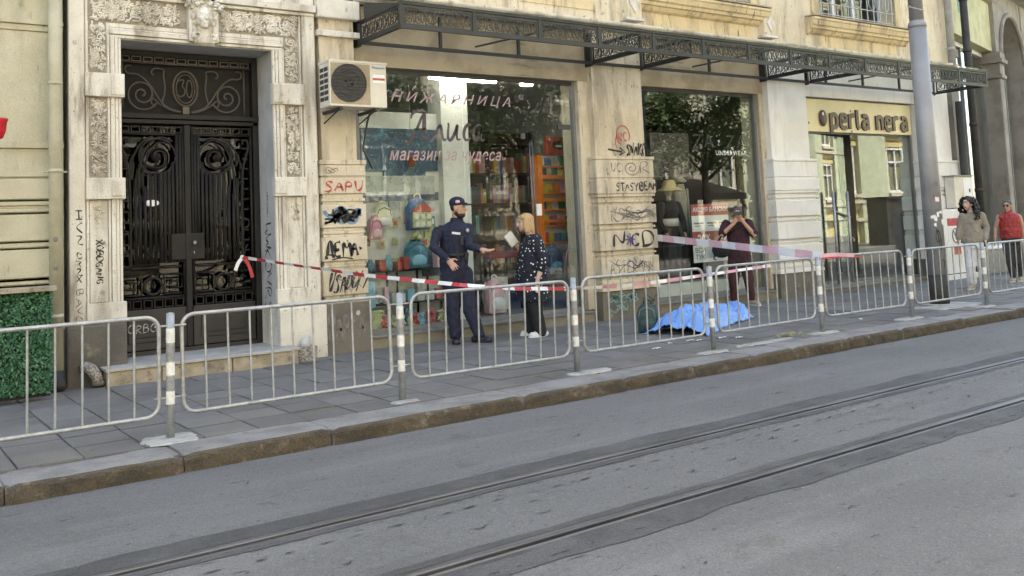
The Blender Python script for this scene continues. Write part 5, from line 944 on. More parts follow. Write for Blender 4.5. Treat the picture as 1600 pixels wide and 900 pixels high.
RT = root('red_table', 'small red topped table inside the bookshop', 'table'); bx('top', 'red_wood', RT, 8.55, 9.25, 12.7, 13.2, 1.02, 1.12, .01)
for x in (8.6, 9.2):
    for y in (12.75, 13.15): bx('leg', 'iron', RT, x - .015, x + .015, y - .015, y + .015, .165, 1.02)
tbox('carton', 'stacked white cartons under the red table', 'box', 'board_white', 8.68, 9.0, 12.85, 13.1, .165, .7); tbox('shelf_toys', 'dark box of toys on a black cabinet behind the officer', 'box', 'poster_grey', 7.75, 8.05, 12.9, 13.1, 1.32, 1.75); tbox('black_cabinet', 'black cabinet behind the police officer inside the bookshop', 'cabinet', 'black_plastic', 7.65, 8.45, 12.85, 13.3, .165, 1.3)
# ---------------------------------------------------------------- mannequins and goods in the two clothes shops
mat('cloth_black', (.012, .012, .013), (.02, .02, .021), rough=.9, bump=.2, bsc=90); mat('cloth_white', (.6, .58, .54), rough=.9, bump=.1); mat('straw', (.7, .55, .3), (.58, .45, .24), sc=40, rough=.9, bump=.4); mat('bag_brown', (.1, .055, .03), (.07, .04, .02), rough=.6); mat('fringe', (.42, .4, .34), (.3, .28, .24), sc=20, rough=.9, st=(6, 6, .6)); mat('mannequin', (.5, .42, .36), rough=.5, bump=0); mat('coat_grey', (.1, .095, .085), (.06, .058, .052), sc=6, rough=.9); mat('banner', (.075, .065, .05), (.06, .052, .04), sc=1, rough=.8, bump=0)
def loft(b, rings, ang=0, n=16, c0=(0, 0)):
    vs = []; fs = []; ca, sa = math.cos(ang), math.sin(ang); k = len(rings)
    for (cx, cy_, z, rx, ry) in rings:
        for j in range(n):
            t = 2 * math.pi * j / n; x, y = rx * math.cos(t), ry * math.sin(t); vs.append((cx + x * ca - y * sa + c0[0], cy_ + x * sa + y * ca + c0[1], z))
    for i in range(k - 1):
        for j in range(n): fs.append((i * n + j, i * n + (j + 1) % n, (i + 1) * n + (j + 1) % n, (i + 1) * n + j))
    fs += [tuple(range(n - 1, -1, -1)), tuple(range((k - 1) * n, k * n))]; return b.add(vs, fs)
def dummy(lab, x, y, z, top, skirt, hat=None, belt=None, h_=1.75):
    o = root('mannequin', lab, 'mannequin', (x, y, z), 'mannequins in the clothes shop windows'); s_ = h_ / 1.75; o.scale = (s_, s_, s_)
    b = MB(); b.ell((0, 0, 1.62), (.075, .09, .11)); b.cap((0, 0, 1.4), (0, 0, 1.56), .05, .045); b.cap((-.18, 0, 1.36), (.18, 0, 1.36), .05, .05)
    for q in (-1, 1): b.cap((q * .1, 0, .85), (q * .1, 0, .08), .07, .04); b.cap((q * .2, 0, 1.35), (q * .27, -.03, 1.08), .045, .035); b.cap((q * .27, -.03, 1.08), (q * .22, -.12, .88), .035, .025); b.ell((q * .21, -.15, .82), (.02, .03, .05))
    loft(b, [(0, 0, .85, .14, .1), (0, 0, 1.05, .12, .09), (0, 0, 1.25, .16, .11), (0, 0, 1.4, .12, .08)]); b.blob('body', 'mannequin', o, .014, 3)
    b = MB(); loft(b, [(0, 0, 1.02, .15, .11), (0, 0, 1.15, .15, .115), (0, 0, 1.28, .19, .135), (0, 0, 1.4, .17, .1), (0, 0, 1.45, .09, .08)])
    for q in (-1, 1): b.cap((q * .2, 0, 1.36), (q * .29, -.03, 1.08), .075, .06); b.cap((q * .29, -.03, 1.08), (q * .23, -.12, .92), .055, .045)
    b.blob('jacket', top, o, .014, 4)
    b = MB(); loft(b, [(0, 0, .12, .2, .15), (0, 0, .5, .2, .15), (0, 0, .85, .19, .14), (0, 0, 1.05, .14, .105)]); b.blob('skirt', skirt, o, .016, 3)
    if belt: b = MB(); loft(b, [(0, -.005, 1.0, .165, .125), (0, -.005, 1.13, .165, .13)]); b.build('waistband', belt, o, True)
    if hat: MB().lathe((0, -.02, 1.66), [(.05, .0), (.23, -.05), (.235, -.04), (.13, .02), (.115, .1), (.08, .14), (.01, .15)], 20).build('hat', hat, o, True)
    return o
dummy('mannequin with straw hat, black jacket and white waistband in the window', 11.8, 11.78, .4, 'cloth_black', 'cloth_black', 'straw', 'cloth_white', 1.78)
HB = root('handbag', 'brown leather handbag hanging before the straw hat mannequin', 'bag'); b = MB(); b.obox((11.74, 11.72, 1.28), .26, .1, .22); b.ell((11.74, 11.72, 1.2), (.15, .07, .1)); b.blob('body', 'bag_brown', HB, .012, 5); MB().tube([(11.64, 11.72, 1.38), (11.68, 11.74, 1.6), (11.76, 11.76, 1.65), (11.82, 11.74, 1.55), (11.84, 11.72, 1.38)], .008, 6).build('strap', 'bag_brown', HB, True)
FD = root('fringed_dress', 'pale fringed dress hanging right of the straw hat mannequin', 'dress'); b = MB(); g = random.Random(6)
for i in range(70): x = 12.3 + g.uniform(-.17, .17); y = 11.98 + g.uniform(-.06, .06); b.tube([(x, y, 2.0 + g.uniform(-.02, .1)), (x + g.uniform(-.02, .02), y, 1.5), (x + g.uniform(-.03, .03), y, 1.1 + g.uniform(-.05, .15))], .012, 5)
tag(b.build('fringe', 'fringe', FD, True), kind='stuff'); b = MB(); loft(b, [(12.3, 12.0, 1.3, .15, .07), (12.3, 12.0, 1.9, .17, .08), (12.3, 12.0, 2.18, .12, .06)]); b.blob('bodice', 'fringe', FD, .016, 3); MB().lathe((12.28, 12.0, 2.2), [(.14, 0), (.16, .02), (.1, .08), (.09, .14), (.01, .18)], 16).build('hat', 'fringe', FD, True)
tbox('dark_banner', 'large dark brown panel hanging high in the underwear shop window', 'banner', 'banner', 11.25, 12.2, 11.6, 11.62, 2.28, 3.05)
tbox('window_shelf', 'low white shelf along the bottom of the underwear shop window', 'shelf', 'board_white', 10.9, 13.7, 11.65, 12.1, .162, .42); RD = root('radiator', 'grey radiator low behind the underwear shop glass', 'radiator')
for i in range(14): bx('fin', 'ac', RD, 12.95 + i * .055, 12.985 + i * .055, 11.6, 11.64, .45, .95)
bx('manifold', 'ac', RD, 12.93, 13.72, 11.605, 11.635, .9, .93)
dummy('mannequin in black with pale arms behind the left door post of the dark shop', 16.2, 12.1, .17, 'cloth_black', 'cloth_black', None, None, 2.0); dummy('mannequin in a long grey coat behind the dark shop glass', 17.05, 12.0, .17, 'coat_grey', 'coat_grey', None, None, 1.65); dummy('mannequin in black farther back in the dark shop', 15.75, 12.6, .17, 'cloth_black', 'coat_grey', None, None, 1.9)
# ---------------------------------------------------------------- people
mat('skin', (.5, .29, .2), (.44, .25, .17), sc=8, rough=.55, bump=.05, fine=.04, local=True); mat('skin_pale', (.58, .38, .3), (.5, .32, .25), sc=8, rough=.55, bump=.05, fine=.04, local=True)
mat('navy', (.011, .014, .032), (.017, .02, .043), sc=10, rough=.85, bump=.25, bsc=25, local=True); mat('black_leather', (.011, .011, .012), rough=.4, bump=.1); mat('cloth_maroon', (.042, .014, .022), (.03, .01, .016), sc=9, rough=.9, bump=.25, bsc=25, local=True); mat('trouser_brown', (.06, .02, .02), (.042, .015, .015), sc=9, rough=.9, bump=.25, bsc=25, local=True)
mat('linen', (.3, .27, .21), (.23, .205, .16), sc=9, rough=.9, bump=.3, bsc=25, local=True); mat('white_denim', (.72, .72, .72), (.6, .6, .6), sc=9, rough=.9, bump=.2, bsc=25, local=True); mat('red_vest', (.36, .035, .03), (.25, .02, .02), sc=14, rough=.6, bump=.4, bsc=18, local=True, layers=(((.5, .2, .15), 30, .62, .68, U1),)); mat('dark_grey', (.05, .052, .05), (.035, .036, .035), sc=10, rough=.9, bump=.2, local=True)
mat('hair_black', (.008, .007, .006), rough=.45, bump=.2, fine=.2); mat('hair_blond', (.5, .34, .17), (.36, .23, .1), sc=20, rough=.5, bump=.2, st=(6, 6, .7), local=True); mat('hair_grey', (.05, .045, .042), (.1, .095, .09), sc=25, rough=.6, bump=.2); mat('hair_brown', (.025, .015, .01), rough=.6, bump=.2); mat('lip', (.42, .16, .14), rough=.5, bump=0); mat('eye', (.012, .01, .01), rough=.2, bump=0); mat('shoe_white', (.75, .75, .74), rough=.6, bump=0); mat('shoe_tan', (.4, .33, .25), rough=.6, bump=0)
def polka():
    m = bpy.data.materials.new('polka'); m.use_nodes = True; t = m.node_tree; b = t.nodes['Principled BSDF']; b.inputs['Roughness'].default_value = .85
    tc = t.nodes.new('ShaderNodeTexCoord'); v = t.nodes.new('ShaderNodeTexVoronoi'); v.inputs['Scale'].default_value = 19; v.inputs['Randomness'].default_value = .55
    r = t.nodes.new('ShaderNodeMapRange'); r.inputs[1].default_value = .18; r.inputs[2].default_value = .24; x = t.nodes.new('ShaderNodeMix'); x.data_type = 'RGBA'; x.inputs[6].default_value = (.7, .7, .68, 1); x.inputs[7].default_value = (.008, .009, .018, 1)
    t.links.new(tc.outputs['Object'], v.inputs['Vector']); t.links.new(v.outputs['Distance'], r.inputs[0]); t.links.new(r.outputs[0], x.inputs[0]); t.links.new(x.outputs[2], b.inputs['Base Color']); MAT['polka'] = m
polka()
def hand(b, wr, d, nrm, s=1, curl=.35, thumb=1, spread=.3):
    wr = V(wr); d = V(d).normalized(); nrm = V(nrm); nrm = (nrm - d * nrm.dot(d)).normalized(); sd_ = d.cross(nrm)
    m = Matrix((sd_, d, nrm)).transposed()
    b.ell(wr + d * .05 * s, (.042 * s, .055 * s, .02 * s), 10, 8, m); b.cap(wr - d * .02, wr + d * .03 * s, .026 * s, .03 * s)
    for i, L in enumerate((.07, .08, .076, .06)):
        o = (i - 1.5) * .0215 * s; p0 = wr + d * .09 * s + sd_ * o; dd = (d + sd_ * (i - 1.5) * .09 * spread * 3).normalized()
        p1 = p0 + dd * L * .5 * s - nrm * curl * L * .25 * s * -1 * -1; p2 = p1 + (dd - nrm * curl).normalized() * L * .55 * s
        b.cap(p0, p1, .0105 * s, .0095 * s, 8); b.cap(p1, p2, .0095 * s, .0075 * s, 8)
    t0 = wr + d * .03 * s + sd_ * thumb * .036 * s; t1 = t0 + (d * .6 + sd_ * thumb * .8 - nrm * .2).normalized() * .04 * s; t2 = t1 + (d * .9 + sd_ * thumb * .35 - nrm * curl * .5).normalized() * .034 * s
    b.cap(t0, t1, .014 * s, .012 * s, 8); b.cap(t1, t2, .012 * s, .009 * s, 8)
def head(b, c, fa, s=1, tilt=0):      # fa = facing angle in the local ground plane
    c = V(c); f = V((math.cos(fa), math.sin(fa), -tilt)).normalized(); r_ = V((math.sin(fa), -math.cos(fa), 0)); u = r_.cross(f); m = Matrix((f, -r_, u)).transposed()
    P = lambda a, q, z: c + f * a * s + r_ * q * s + u * z * s
    b.ell(P(-.005, 0, .03), (.098 * s, .077 * s, .095 * s), 16, 12, m); b.ell(P(.025, 0, -.045), (.066 * s, .06 * s, .07 * s), 14, 10, m); b.ell(P(.055, 0, -.095), (.028 * s, .03 * s, .022 * s), 10, 8, m)
    b.cap(P(.088, 0, .02), P(.112, 0, -.028), .008 * s, .014 * s, 8); b.ell(P(.075, 0, .04), (.02 * s, .05 * s, .012 * s), 10, 6, m); b.ell(P(.082, 0, -.06), (.016 * s, .026 * s, .012 * s), 10, 6, m)
    for q in (-1, 1): b.ell(P(-.01, q * .078, -.005), (.02 * s, .009 * s, .032 * s), 8, 6, m); b.ell(P(.06, q * .04, -.02), (.025 * s, .022 * s, .022 * s), 8, 6, m)
    return P, m
def face(P, m, par, s=1, beard=None, brow='hair_brown', glasses=False):
    for q in (-1, 1):
        MB().ell(P(.083, q * .032, .018), (.006 * s, .012 * s, .007 * s), 8, 6, m).build('eye', 'eye', par, True); MB().cap(P(.092, q * .015, .042), P(.082, q * .05, .04), .005 * s, .004 * s, 6).build('eyebrow', brow, par, True)
        if glasses: MB().ell(P(.093, q * .034, .015), (.008 * s, .027 * s, .02 * s), 10, 6, m).build('sunglass_lens', 'black_plastic', par, True)
    b = MB(); b.ell(P(.093, 0, -.058), (.006 * s, .022 * s, .004 * s), 8, 6, m); b.ell(P(.091, 0, -.067), (.007 * s, .018 * s, .005 * s), 8, 6, m); b.blob('lips', 'lip', par, .003, 1)
def person(lab, loc, rz): return root('person', lab, 'person', loc, None, R(rz))
def shoe(par, an, toe, m, s=1, sole='shoe_white', h_=.08):
    a = V(an); t = V(toe); d = (t - V((a.x, a.y, t.z))).normalized(); hl = V((a.x, a.y, 0)) - d * .06 * s
    b = MB(); b.cap(hl + V((0, 0, .04)), t + V((0, 0, .035)) - d * .04, .043 * s, .038 * s); b.cap(a + V((0, 0, -.0)), V((a.x, a.y, .05)), .045 * s, .05 * s); b.ell(t + V((0, 0, .03)) - d * .05, (.05 * s, .05 * s, .032 * s)); b.blob('shoe', m, par, .01, 3)
    b = MB(); n = 20; pts = []
    for i in range(n):
        q = 2 * math.pi * i / n; ax = (hl + t) / 2; L = (t - hl).length / 2 + .012; sdv = V((-d.y, d.x, 0)); p = ax + d * L * math.cos(q) + sdv * .047 * s * math.sin(q) * (1 + .15 * math.cos(q)); pts.append(p)
    b.add([(p.x, p.y, .001) for p in pts] + [(p.x, p.y, .022) for p in pts], [tuple(range(n - 1, -1, -1)), tuple(range(n, 2 * n))] + [(i, (i + 1) % n, (i + 1) % n + n, i + n) for i in range(n)]); b.build('sole', sole, par)
def K(c, y0, k): return lambda px, py, y=0: V(((px - c) / k, y, (y0 - py) / k))
# --- police officer (local x = to the right as seen from the street, local y = away from the street)
PO_ = person('police officer in navy uniform and cap gesturing with an open palm', (6.72, 10.74, 0), -32)
k = K(716, 535, 116.5); hc = k(719, 325); fa = R(-22); b = MB(); P, m = head(b, hc, fa, 1.07)
sh = (k(685, 357, .02), k(735, 355, .06)); el = (k(678, 384, -.1), k(733, 384, -.12)); wr = (k(700, 404, -.24), k(752, 391, -.3))
b.cap(k(716, 352, .05), hc + V((-.02, .03, -.06)), .075, .065)
tor = [(-.05, .05, .86, .2, .14), (-.06, .05, 1.0, .205, .145), (-.06, .05, 1.2, .195, .14), (-.04, .05, 1.4, .215, .15), (-.04, .05, 1.52, .22, .14), (-.02, .05, 1.6, .15, .11), (-.005, .05, 1.64, .08, .08)]
loft(b, [(a, c, z, r1 * .85, r2 * .85) for a, c, z, r1, r2 in tor], R(-25))
for s_, e_, w_ in zip(sh, el, wr): b.cap(s_, e_, .055, .045); b.cap(e_, w_, .045, .033)
hand(b, wr[0], (.45, -.4, -.55), (-.3, -.9, .3), 1.12, .35, -1); hand(b, wr[1], (.85, -.45, -.12), (0, -.35, 1), 1.12, -.25, 1, .5)
hip = (k(702, 428, .03), k(724, 428, .07)); kn = (k(704, 482, 0), k(730, 482, .0)); an = (k(707, 522, .02), k(744, 522, -.03)); toe = (k(708, 535, -.22), k(763, 535, -.12))
for h0, k0, a0 in zip(hip, kn, an): b.cap(h0, k0, .08, .06); b.cap(k0, a0, .055, .04)
b.blob('body', 'skin', PO_, .0095, 3); face(P, m, PO_, 1.07)
b = MB(); loft(b, [(-.06, .05, 1.14, .2, .145)] + tor[2:], R(-25))
for s_, e_, w_ in zip(sh, el, wr): b.cap(s_ + V((0, 0, -.02)), e_, .075, .062); b.cap(e_, w_ + (e_ - w_) * .1, .06, .046)
b.cap(sh[0] + V((.03, 0, -.01)), sh[1] + V((-.03, 0, -.01)), .07, .07); loft(b, [(.0, .045, 1.6, .095, .09), (.0, .04, 1.68, .085, .08)]); b.blob('shirt', 'navy', PO_, .01, 3, disp=.02, dsc=.055)
b = MB(); loft(b, [(-.04, .05, .76, .1, .1), (-.05, .05, .86, .17, .135), (-.06, .05, 1.0, .205, .15), (-.06, .05, 1.17, .2, .145)], R(-25))
for h0, k0, a0 in zip(hip, kn, an): b.cap(h0, k0, .128, .1); b.cap(k0, a0 + V((0, 0, .0)), .098, .08)
b.blob('trousers', 'navy', PO_, .01, 3, disp=.022, dsc=.07)
b = MB(); loft(b, [(-.06, .05, 1.15, .215, .16), (-.06, .05, 1.2, .215, .16)], R(-25)); b.build('belt', 'black_leather', PO_, True)
for x, y, z, q in ((.1, -.06, 1.15, .07), (-.2, -.02, 1.14, .06), (.0, -.1, 1.16, .05)): b = MB(); b.obox((x, y, z), q, .05, .12, (0, 0, R(-25))); b.build('belt_pouch', 'black_leather', PO_, bevel=.01)
MB().obox((-.015, -.115, 1.47), .12, .012, .03, (0, R(8), R(-25))).build('chest_badge', 'white_plastic', PO_); MB().obox((.06, -.13, 1.36), .05, .03, .12, (0, 0, R(-25))).build('body_camera', 'black_plastic', PO_, bevel=.008); MB().ell((.14, -.1, 1.5), (.025, .012, .03)).build('badge', 'galv', PO_, True)
for i in range(2): shoe(PO_, an[i] + V((0, 0, -.03)), toe[i] + V((0, 0, .0)), 'black_leather', 1.2, 'black_plastic')
b = MB(); b.ell(P(-.015, 0, .085), (.112, .095, .075), 16, 10, m); b.ell(P(-.012, 0, .05), (.113, .093, .03), 16, 8, m); b.cap(P(.1, -.04, .055), P(.1, .04, .055), .02, .02); b.ell(P(.13, 0, .045), (.075, .075, .012), 14, 6, m); b.blob('cap', 'navy', PO_, .008, 3); MB().ell(P(.03, .088, .085), (.035, .012, .022), 10, 6, m).build('cap_emblem', 'light_pink', PO_, True)
b = MB(); b.ell(P(.03, 0, -.082), (.068, .064, .05), 14, 8, m); b.ell(P(.0, 0, -.06), (.06, .07, .045), 14, 8, m); b.blob('beard', 'hair_brown', PO_, .008, 2); b = MB(); b.ell(P(-.03, 0, .02), (.08, .082, .075), 14, 8, m); b.blob('hair', 'hair_brown', PO_, .008, 1)
MB().tube([wr[0] + V((.03 * math.cos(i), .03 * math.sin(i), 0)) for i in [j * .52 for j in range(12)]], .014, 6, closed=True).build('watch', 'black_plastic', PO_)
# --- woman with the dotted blouse
WD = person('woman with blond bob in dark polka dot blouse holding a book', (7.76, 10.45, 0), -37)
k = K(833, 526, 113.7); hc = k(823, 348); fa = R(-163); b = MB(); P, m = head(b, hc, fa, 1.0)
sh = (k(818, 376, -.16), k(845, 375, .14)); el = (k(812, 402, -.27), k(853, 410, .02)); wr = (k(801, 384, -.34), k(842, 436, -.1))
sh = (k(836, 376, -.17), k(838, 374, .17)); el = (k(849, 408, -.22), k(828, 400, .24)); wr = (k(839, 437, -.28), k(806, 382, .12))
b.cap(k(833, 370, 0), hc + V((.02, 0, -.05)), .06, .055)
tor = [(.0, 0, .5, .27, .235), (-.02, 0, .62, .275, .24), (-.025, 0, .85, .26, .225), (-.015, 0, 1.1, .235, .2), (.0, 0, 1.28, .215, .17), (.015, 0, 1.36, .16, .13), (.02, 0, 1.41, .09, .08)]
loft(b, [(a, c, z, r1 * .8, r2 * .8) for a, c, z, r1, r2 in tor], R(90))
for s_, e_, w_ in zip(sh, el, wr): b.cap(s_, e_, .05, .042); b.cap(e_, w_, .042, .03)
hand(b, wr[0], (-.1, -.1, -1), (-.6, .6, 0), 1, .4, 1); hand(b, wr[1], (-.7, -.2, .6), (.5, .5, .6), 1, .7, 1)
hip = (k(835, 450, -.09), k(830, 450, .1)); kn = (k(834, 485, -.1), k(826, 485, .1)); an = (k(841, 519, -.1), k(823, 517, .12)); toe = (k(822, 526, -.16), k(808, 524, .08))
for h0, k0, a0 in zip(hip, kn, an): b.cap(h0, k0, .08, .06); b.cap(k0, a0, .055, .04)
b.blob('body', 'skin_pale', WD, .0095, 3); face(P, m, WD, 1.0, brow='hair_blond')
b = MB(); loft(b, tor, R(90))
for s_, e_, w_ in zip(sh, el, wr): b.cap(s_, e_, .085, .078); b.cap(e_, e_ + (w_ - e_) * .35, .075, .07)
b.blob('blouse', 'polka', WD, .01, 3, disp=.03, dsc=.08)
b = MB(); loft(b, [(-.02, 0, .55, .2, .17), (-.02, 0, .8, .2, .17)], R(90))
for h0, k0, a0 in zip(hip, kn, an): b.cap(h0, k0, .125, .1); b.cap(k0, a0 + V((0, 0, .01)), .098, .08)
b.blob('trousers', 'cloth_black', WD, .012, 4, disp=.012, dsc=.1)
for i in range(2): shoe(WD, an[i], V((toe[i].x, toe[i].y, 0)), 'shoe_white', 1.05)
b = MB(); b.ell(P(-.025, 0, .05), (.11, .092, .095), 16, 12, m); b.ell(P(-.06, 0, -.04), (.075, .095, .12), 14, 10, m)
for q in (-1, 1): b.ell(P(-.005, q * .08, -.02), (.055, .022, .11), 12, 8, m); b.ell(P(.05, q * .05, .085), (.04, .035, .03), 10, 8, m)
g = random.Random(3)
for i in range(70):
    a = g.uniform(1.0, 5.28); q0 = P(.075 * math.cos(a) - .02, .07 * math.sin(a), .1); q1 = P(.1 * math.cos(a) - .025, .098 * math.sin(a), 0); q2 = P(.095 * math.cos(a) - .03, .095 * math.sin(a), -.12 + g.uniform(-.03, .02)); b.tube(chaikin([tuple(q0), tuple(q1), tuple(q2)]), .009, 5)
b.blob('hair', 'hair_blond', WD, .007, 1)
bk = tag(MB().obox((0, 0, 0), .13, .045, .19).build('held_book', 'board_white', None, bevel=.004), 'small white book held up by the woman in the dotted blouse', 'book')
pw_ = Matrix.Rotation(R(-37), 4, 'Z'); c_ = V((7.76, 10.45, 0)) + pw_ @ (wr[1] + V((-.055, -.06, .085))); bk.location = c_; bk.rotation_euler = (R(12), R(-38), R(-37 + 20))
# --- man photographing
MP = person('person in maroon shirt and trousers holding a phone to the face', (12.55, 10.9, 0), -45)
k = K(1150, 483, 93); hc = k(1150, 336, -.02); fa = R(-95); b = MB(); P, m = head(b, hc, fa, 1.0, .15)
sh = (k(1132, 352, .02), k(1167, 352, .02)); el = (k(1124, 368, -.16), k(1174, 371, -.14)); wr = (k(1144, 350, -.2), k(1158, 350, -.2))
b.cap(k(1150, 352, .03), hc + V((0, .02, -.05)), .06, .058); tor = [(0, .02, .78, .2, .14), (0, .02, .95, .195, .135), (0, .02, 1.15, .19, .13), (0, .02, 1.32, .2, .13), (0, .02, 1.41, .14, .1), (0, .02, 1.45, .07, .07)]
loft(b, [(a, c, z, r1 * .85, r2 * .85) for a, c, z, r1, r2 in tor])
for s_, e_, w_ in zip(sh, el, wr): b.cap(s_, e_, .052, .045); b.cap(e_, w_, .044, .03)
hand(b, wr[0], (.4, -.25, .75), (0, 1, .1), .95, .9, 1); hand(b, wr[1], (-.4, -.25, .75), (0, 1, .1), .95, .9, -1)
hip = (k(1141, 412, .02), k(1158, 412, .02)); kn = (k(1138, 445, -.02), k(1162, 445, -.02)); an = (k(1137, 474, .03), k(1165, 474, .03)); toe = (k(1134, 483, -.17), k(1176, 483, -.14))
for h0, k0, a0 in zip(hip, kn, an): b.cap(h0, k0, .08, .06); b.cap(k0, a0, .055, .04)
b.blob('body', 'skin', MP, .0095, 3); face(P, m, MP)
b = MB(); loft(b, tor)
for s_, e_, w_ in zip(sh, el, wr): b.cap(s_, s_ + (e_ - s_) * .85, .085, .078)
b.blob('shirt', 'cloth_maroon', MP, .011, 3, disp=.024, dsc=.06)
b = MB(); loft(b, [(0, .02, .75, .19, .14), (0, .02, .92, .19, .135)])
for h0, k0, a0 in zip(hip, kn, an): b.cap(h0, k0, .115, .09); b.cap(k0, a0 + V((0, 0, .02)), .085, .06)
b.blob('trousers', 'trouser_brown', MP, .012, 4, disp=.014, dsc=.1)
for i in range(2): shoe(MP, an[i] + V((0, 0, -.02)), V((toe[i].x, toe[i].y, 0)), 'shoe_tan', 1.05)
b = MB(); b.ell(P(-.02, 0, .055), (.105, .088, .085), 14, 10, m); b.ell(P(-.05, 0, -.01), (.06, .085, .07), 14, 10, m); b.blob('hair', 'hair_grey', MP, .009, 2, disp=.01, dsc=.03)
ph = tag(MB().obox((0, 0, 0), .15, .012, .075).build('phone', 'black_plastic', None, bevel=.006), 'dark phone held up by the person in maroon', 'phone'); ph.location = V((12.55, 10.9, 0)) + Matrix.Rotation(R(-45), 4, 'Z') @ (hc + V((0, -.2, .0))); ph.rotation_euler = (0, 0, R(-45))
SB = root('shoulder_bag', 'black shoulder bag hanging beside the person in maroon', 'bag', (12.55, 10.9, 0), None, R(-45)); b = MB(); b.ell((-.3, -.02, .97), (.17, .1, .14)); b.obox((-.3, -.02, .96), .27, .14, .2); b.blob('body', 'cloth_black', SB, .014, 5); MB().tube([(-.42, -.02, 1.02), (-.3, -.12, 1.2), (-.1, -.17, 1.32), (.08, -.15, 1.4), (.12, .05, 1.46)], .018, 6, flat=.4).build('strap', 'cloth_black', SB, True); MB().tube([(-.42, -.02, .9), (-.44, -.03, .82), (-.4, -.03, .8)], .012, 6).build('strap_end', 'cloth_black', SB, True)
# --- woman in the beige blouse
WB = person('woman with long curly black hair, beige blouse and white trousers', (17.05, 9.2, 0), -62)
k = K(1522, 452, 84); hc = k(1519, 319); fa = R(-118); b = MB(); P, m = head(b, hc, fa, 1.0)
sh = (k(1510, 338, 0), k(1538, 338, .05)); el = (k(1505, 357, .0), k(1543, 358, .06)); wr = (k(1502, 374, -.06), k(1540, 376, -.05))
b.cap(k(1523, 336, .02), hc + V((.01, .02, -.05)), .055, .052); tor = [(.0, .02, .86, .2, .14), (0, .02, 1.0, .185, .13), (0, .02, 1.15, .165, .12), (.02, .02, 1.3, .165, .115), (.02, .02, 1.38, .13, .09), (.02, .02, 1.42, .07, .06)]
loft(b, [(a, c, z, r1 * .8, r2 * .8) for a, c, z, r1, r2 in tor])
for s_, e_, w_ in zip(sh, el, wr): b.cap(s_, e_, .05, .042); b.cap(e_, w_, .042, .03)
hand(b, wr[0], (-.05, -.1, -1), (.9, .2, 0), .95, .4, 1); hand(b, wr[1], (0, -.1, -1), (-.9, .2, 0), .95, .4, -1)
hip = (k(1517, 392, .0), k(1530, 392, .04)); kn = (k(1516, 420, -.04), k(1532, 420, .02)); an = (k(1517, 444, -.02), k(1534, 443, .1)); toe = (k(1511, 452, -.2), k(1533, 452, -.1))
for h0, k0, a0 in zip(hip, kn, an): b.cap(h0, k0, .08, .06); b.cap(k0, a0, .055, .04)
b.blob('body', 'skin_pale', WB, .0095, 3); face(P, m, WB, brow='hair_black')
b = MB(); loft(b, tor)
for s_, e_, w_ in zip(sh, el, wr): b.cap(s_, e_, .066, .06); b.cap(e_, e_ + (w_ - e_) * .85, .06, .055)
b.blob('blouse', 'linen', WB, .011, 3, disp=.022, dsc=.08)
b = MB(); loft(b, [(0, .02, .75, .17, .13), (0, .02, .92, .17, .13)])
for h0, k0, a0 in zip(hip, kn, an): b.cap(h0, k0, .105, .088); b.cap(k0, a0 + V((0, 0, .03)), .085, .075)
b.blob('trousers', 'white_denim', WB, .012, 4, disp=.012, dsc=.1)
for i in range(2): shoe(WB, an[i] + V((0, 0, -.02)), V((toe[i].x, toe[i].y, 0)), 'shoe_tan', .95)
b = MB(); b.ell(P(-.03, 0, .05), (.115, .1, .1), 14, 10, m); g = random.Random(5)
for i in range(330):
    a = g.uniform(.95, 5.33); t = g.random(); z = .12 - t * .42; rr = .085 + .075 * math.sin(min(1, t * 1.5) * 1.57) + g.uniform(-.02, .025)
    b.ell(P(rr * math.cos(a) * .9 - .04, rr * math.sin(a), z), (g.uniform(.014, .03), g.uniform(.014, .03), g.uniform(.018, .034)), 7, 5, (g.uniform(0, 3), g.uniform(0, 3), 0))
b.blob('hair', 'hair_black', WB, .009, 0)
# --- person in the red vest
RV = person('person in sleeveless red vest and sunglasses at the right edge', (18.98, 9.45, 0), -64)
k = K(1580, 441, 80); hc = k(1578, 321); fa = R(-105); b = MB(); P, m = head(b, hc, fa, .98)
sh = (k(1565, 338, 0), k(1593, 338, .05)); el = (k(1559, 355, .02), k(1598, 356, .06)); wr = (k(1557, 372, -.05), k(1599, 373, -.03))
b.cap(k(1579, 338, .02), hc + V((0, .02, -.05)), .055, .052); tor = [(.0, .02, .86, .2, .14), (0, .02, 1.0, .205, .145), (0, .02, 1.15, .2, .135), (.0, .02, 1.28, .19, .13), (0, .02, 1.35, .14, .1), (0, .02, 1.39, .075, .07)]
loft(b, [(a, c, z, r1 * .85, r2 * .85) for a, c, z, r1, r2 in tor])
for s_, e_, w_ in zip(sh, el, wr): b.cap(s_, e_, .055, .045); b.cap(e_, w_, .044, .03)
hand(b, wr[0], (-.05, -.1, -1), (.9, .2, 0), .95, .5, 1); hand(b, wr[1], (0, -.1, -1), (-.9, .2, 0), .95, .5, -1)
hip = (k(1574, 382, .0), k(1586, 382, .04)); kn = (k(1576, 410, -.06), k(1588, 410, .02)); an = (k(1578, 434, -.08), k(1588, 433, .1)); toe = (k(1574, 441, -.25), k(1588, 441, -.08))
for h0, k0, a0 in zip(hip, kn, an): b.cap(h0, k0, .08, .06); b.cap(k0, a0, .055, .04)
b.blob('body', 'skin', RV, .0095, 3); face(P, m, RV, brow='hair_grey', glasses=True)
b = MB(); loft(b, tor); b.cap(sh[0] + V((.04, 0, 0)), sh[1] - V((.04, 0, 0)), .07, .07); loft(b, [(0, .015, 1.36, .08, .075), (0, .015, 1.43, .07, .07)]); b.blob('vest', 'red_vest', RV, .012, 4, disp=.02, dsc=.06)
b = MB(); loft(b, [(0, .02, .75, .18, .135), (0, .02, .93, .18, .135)])
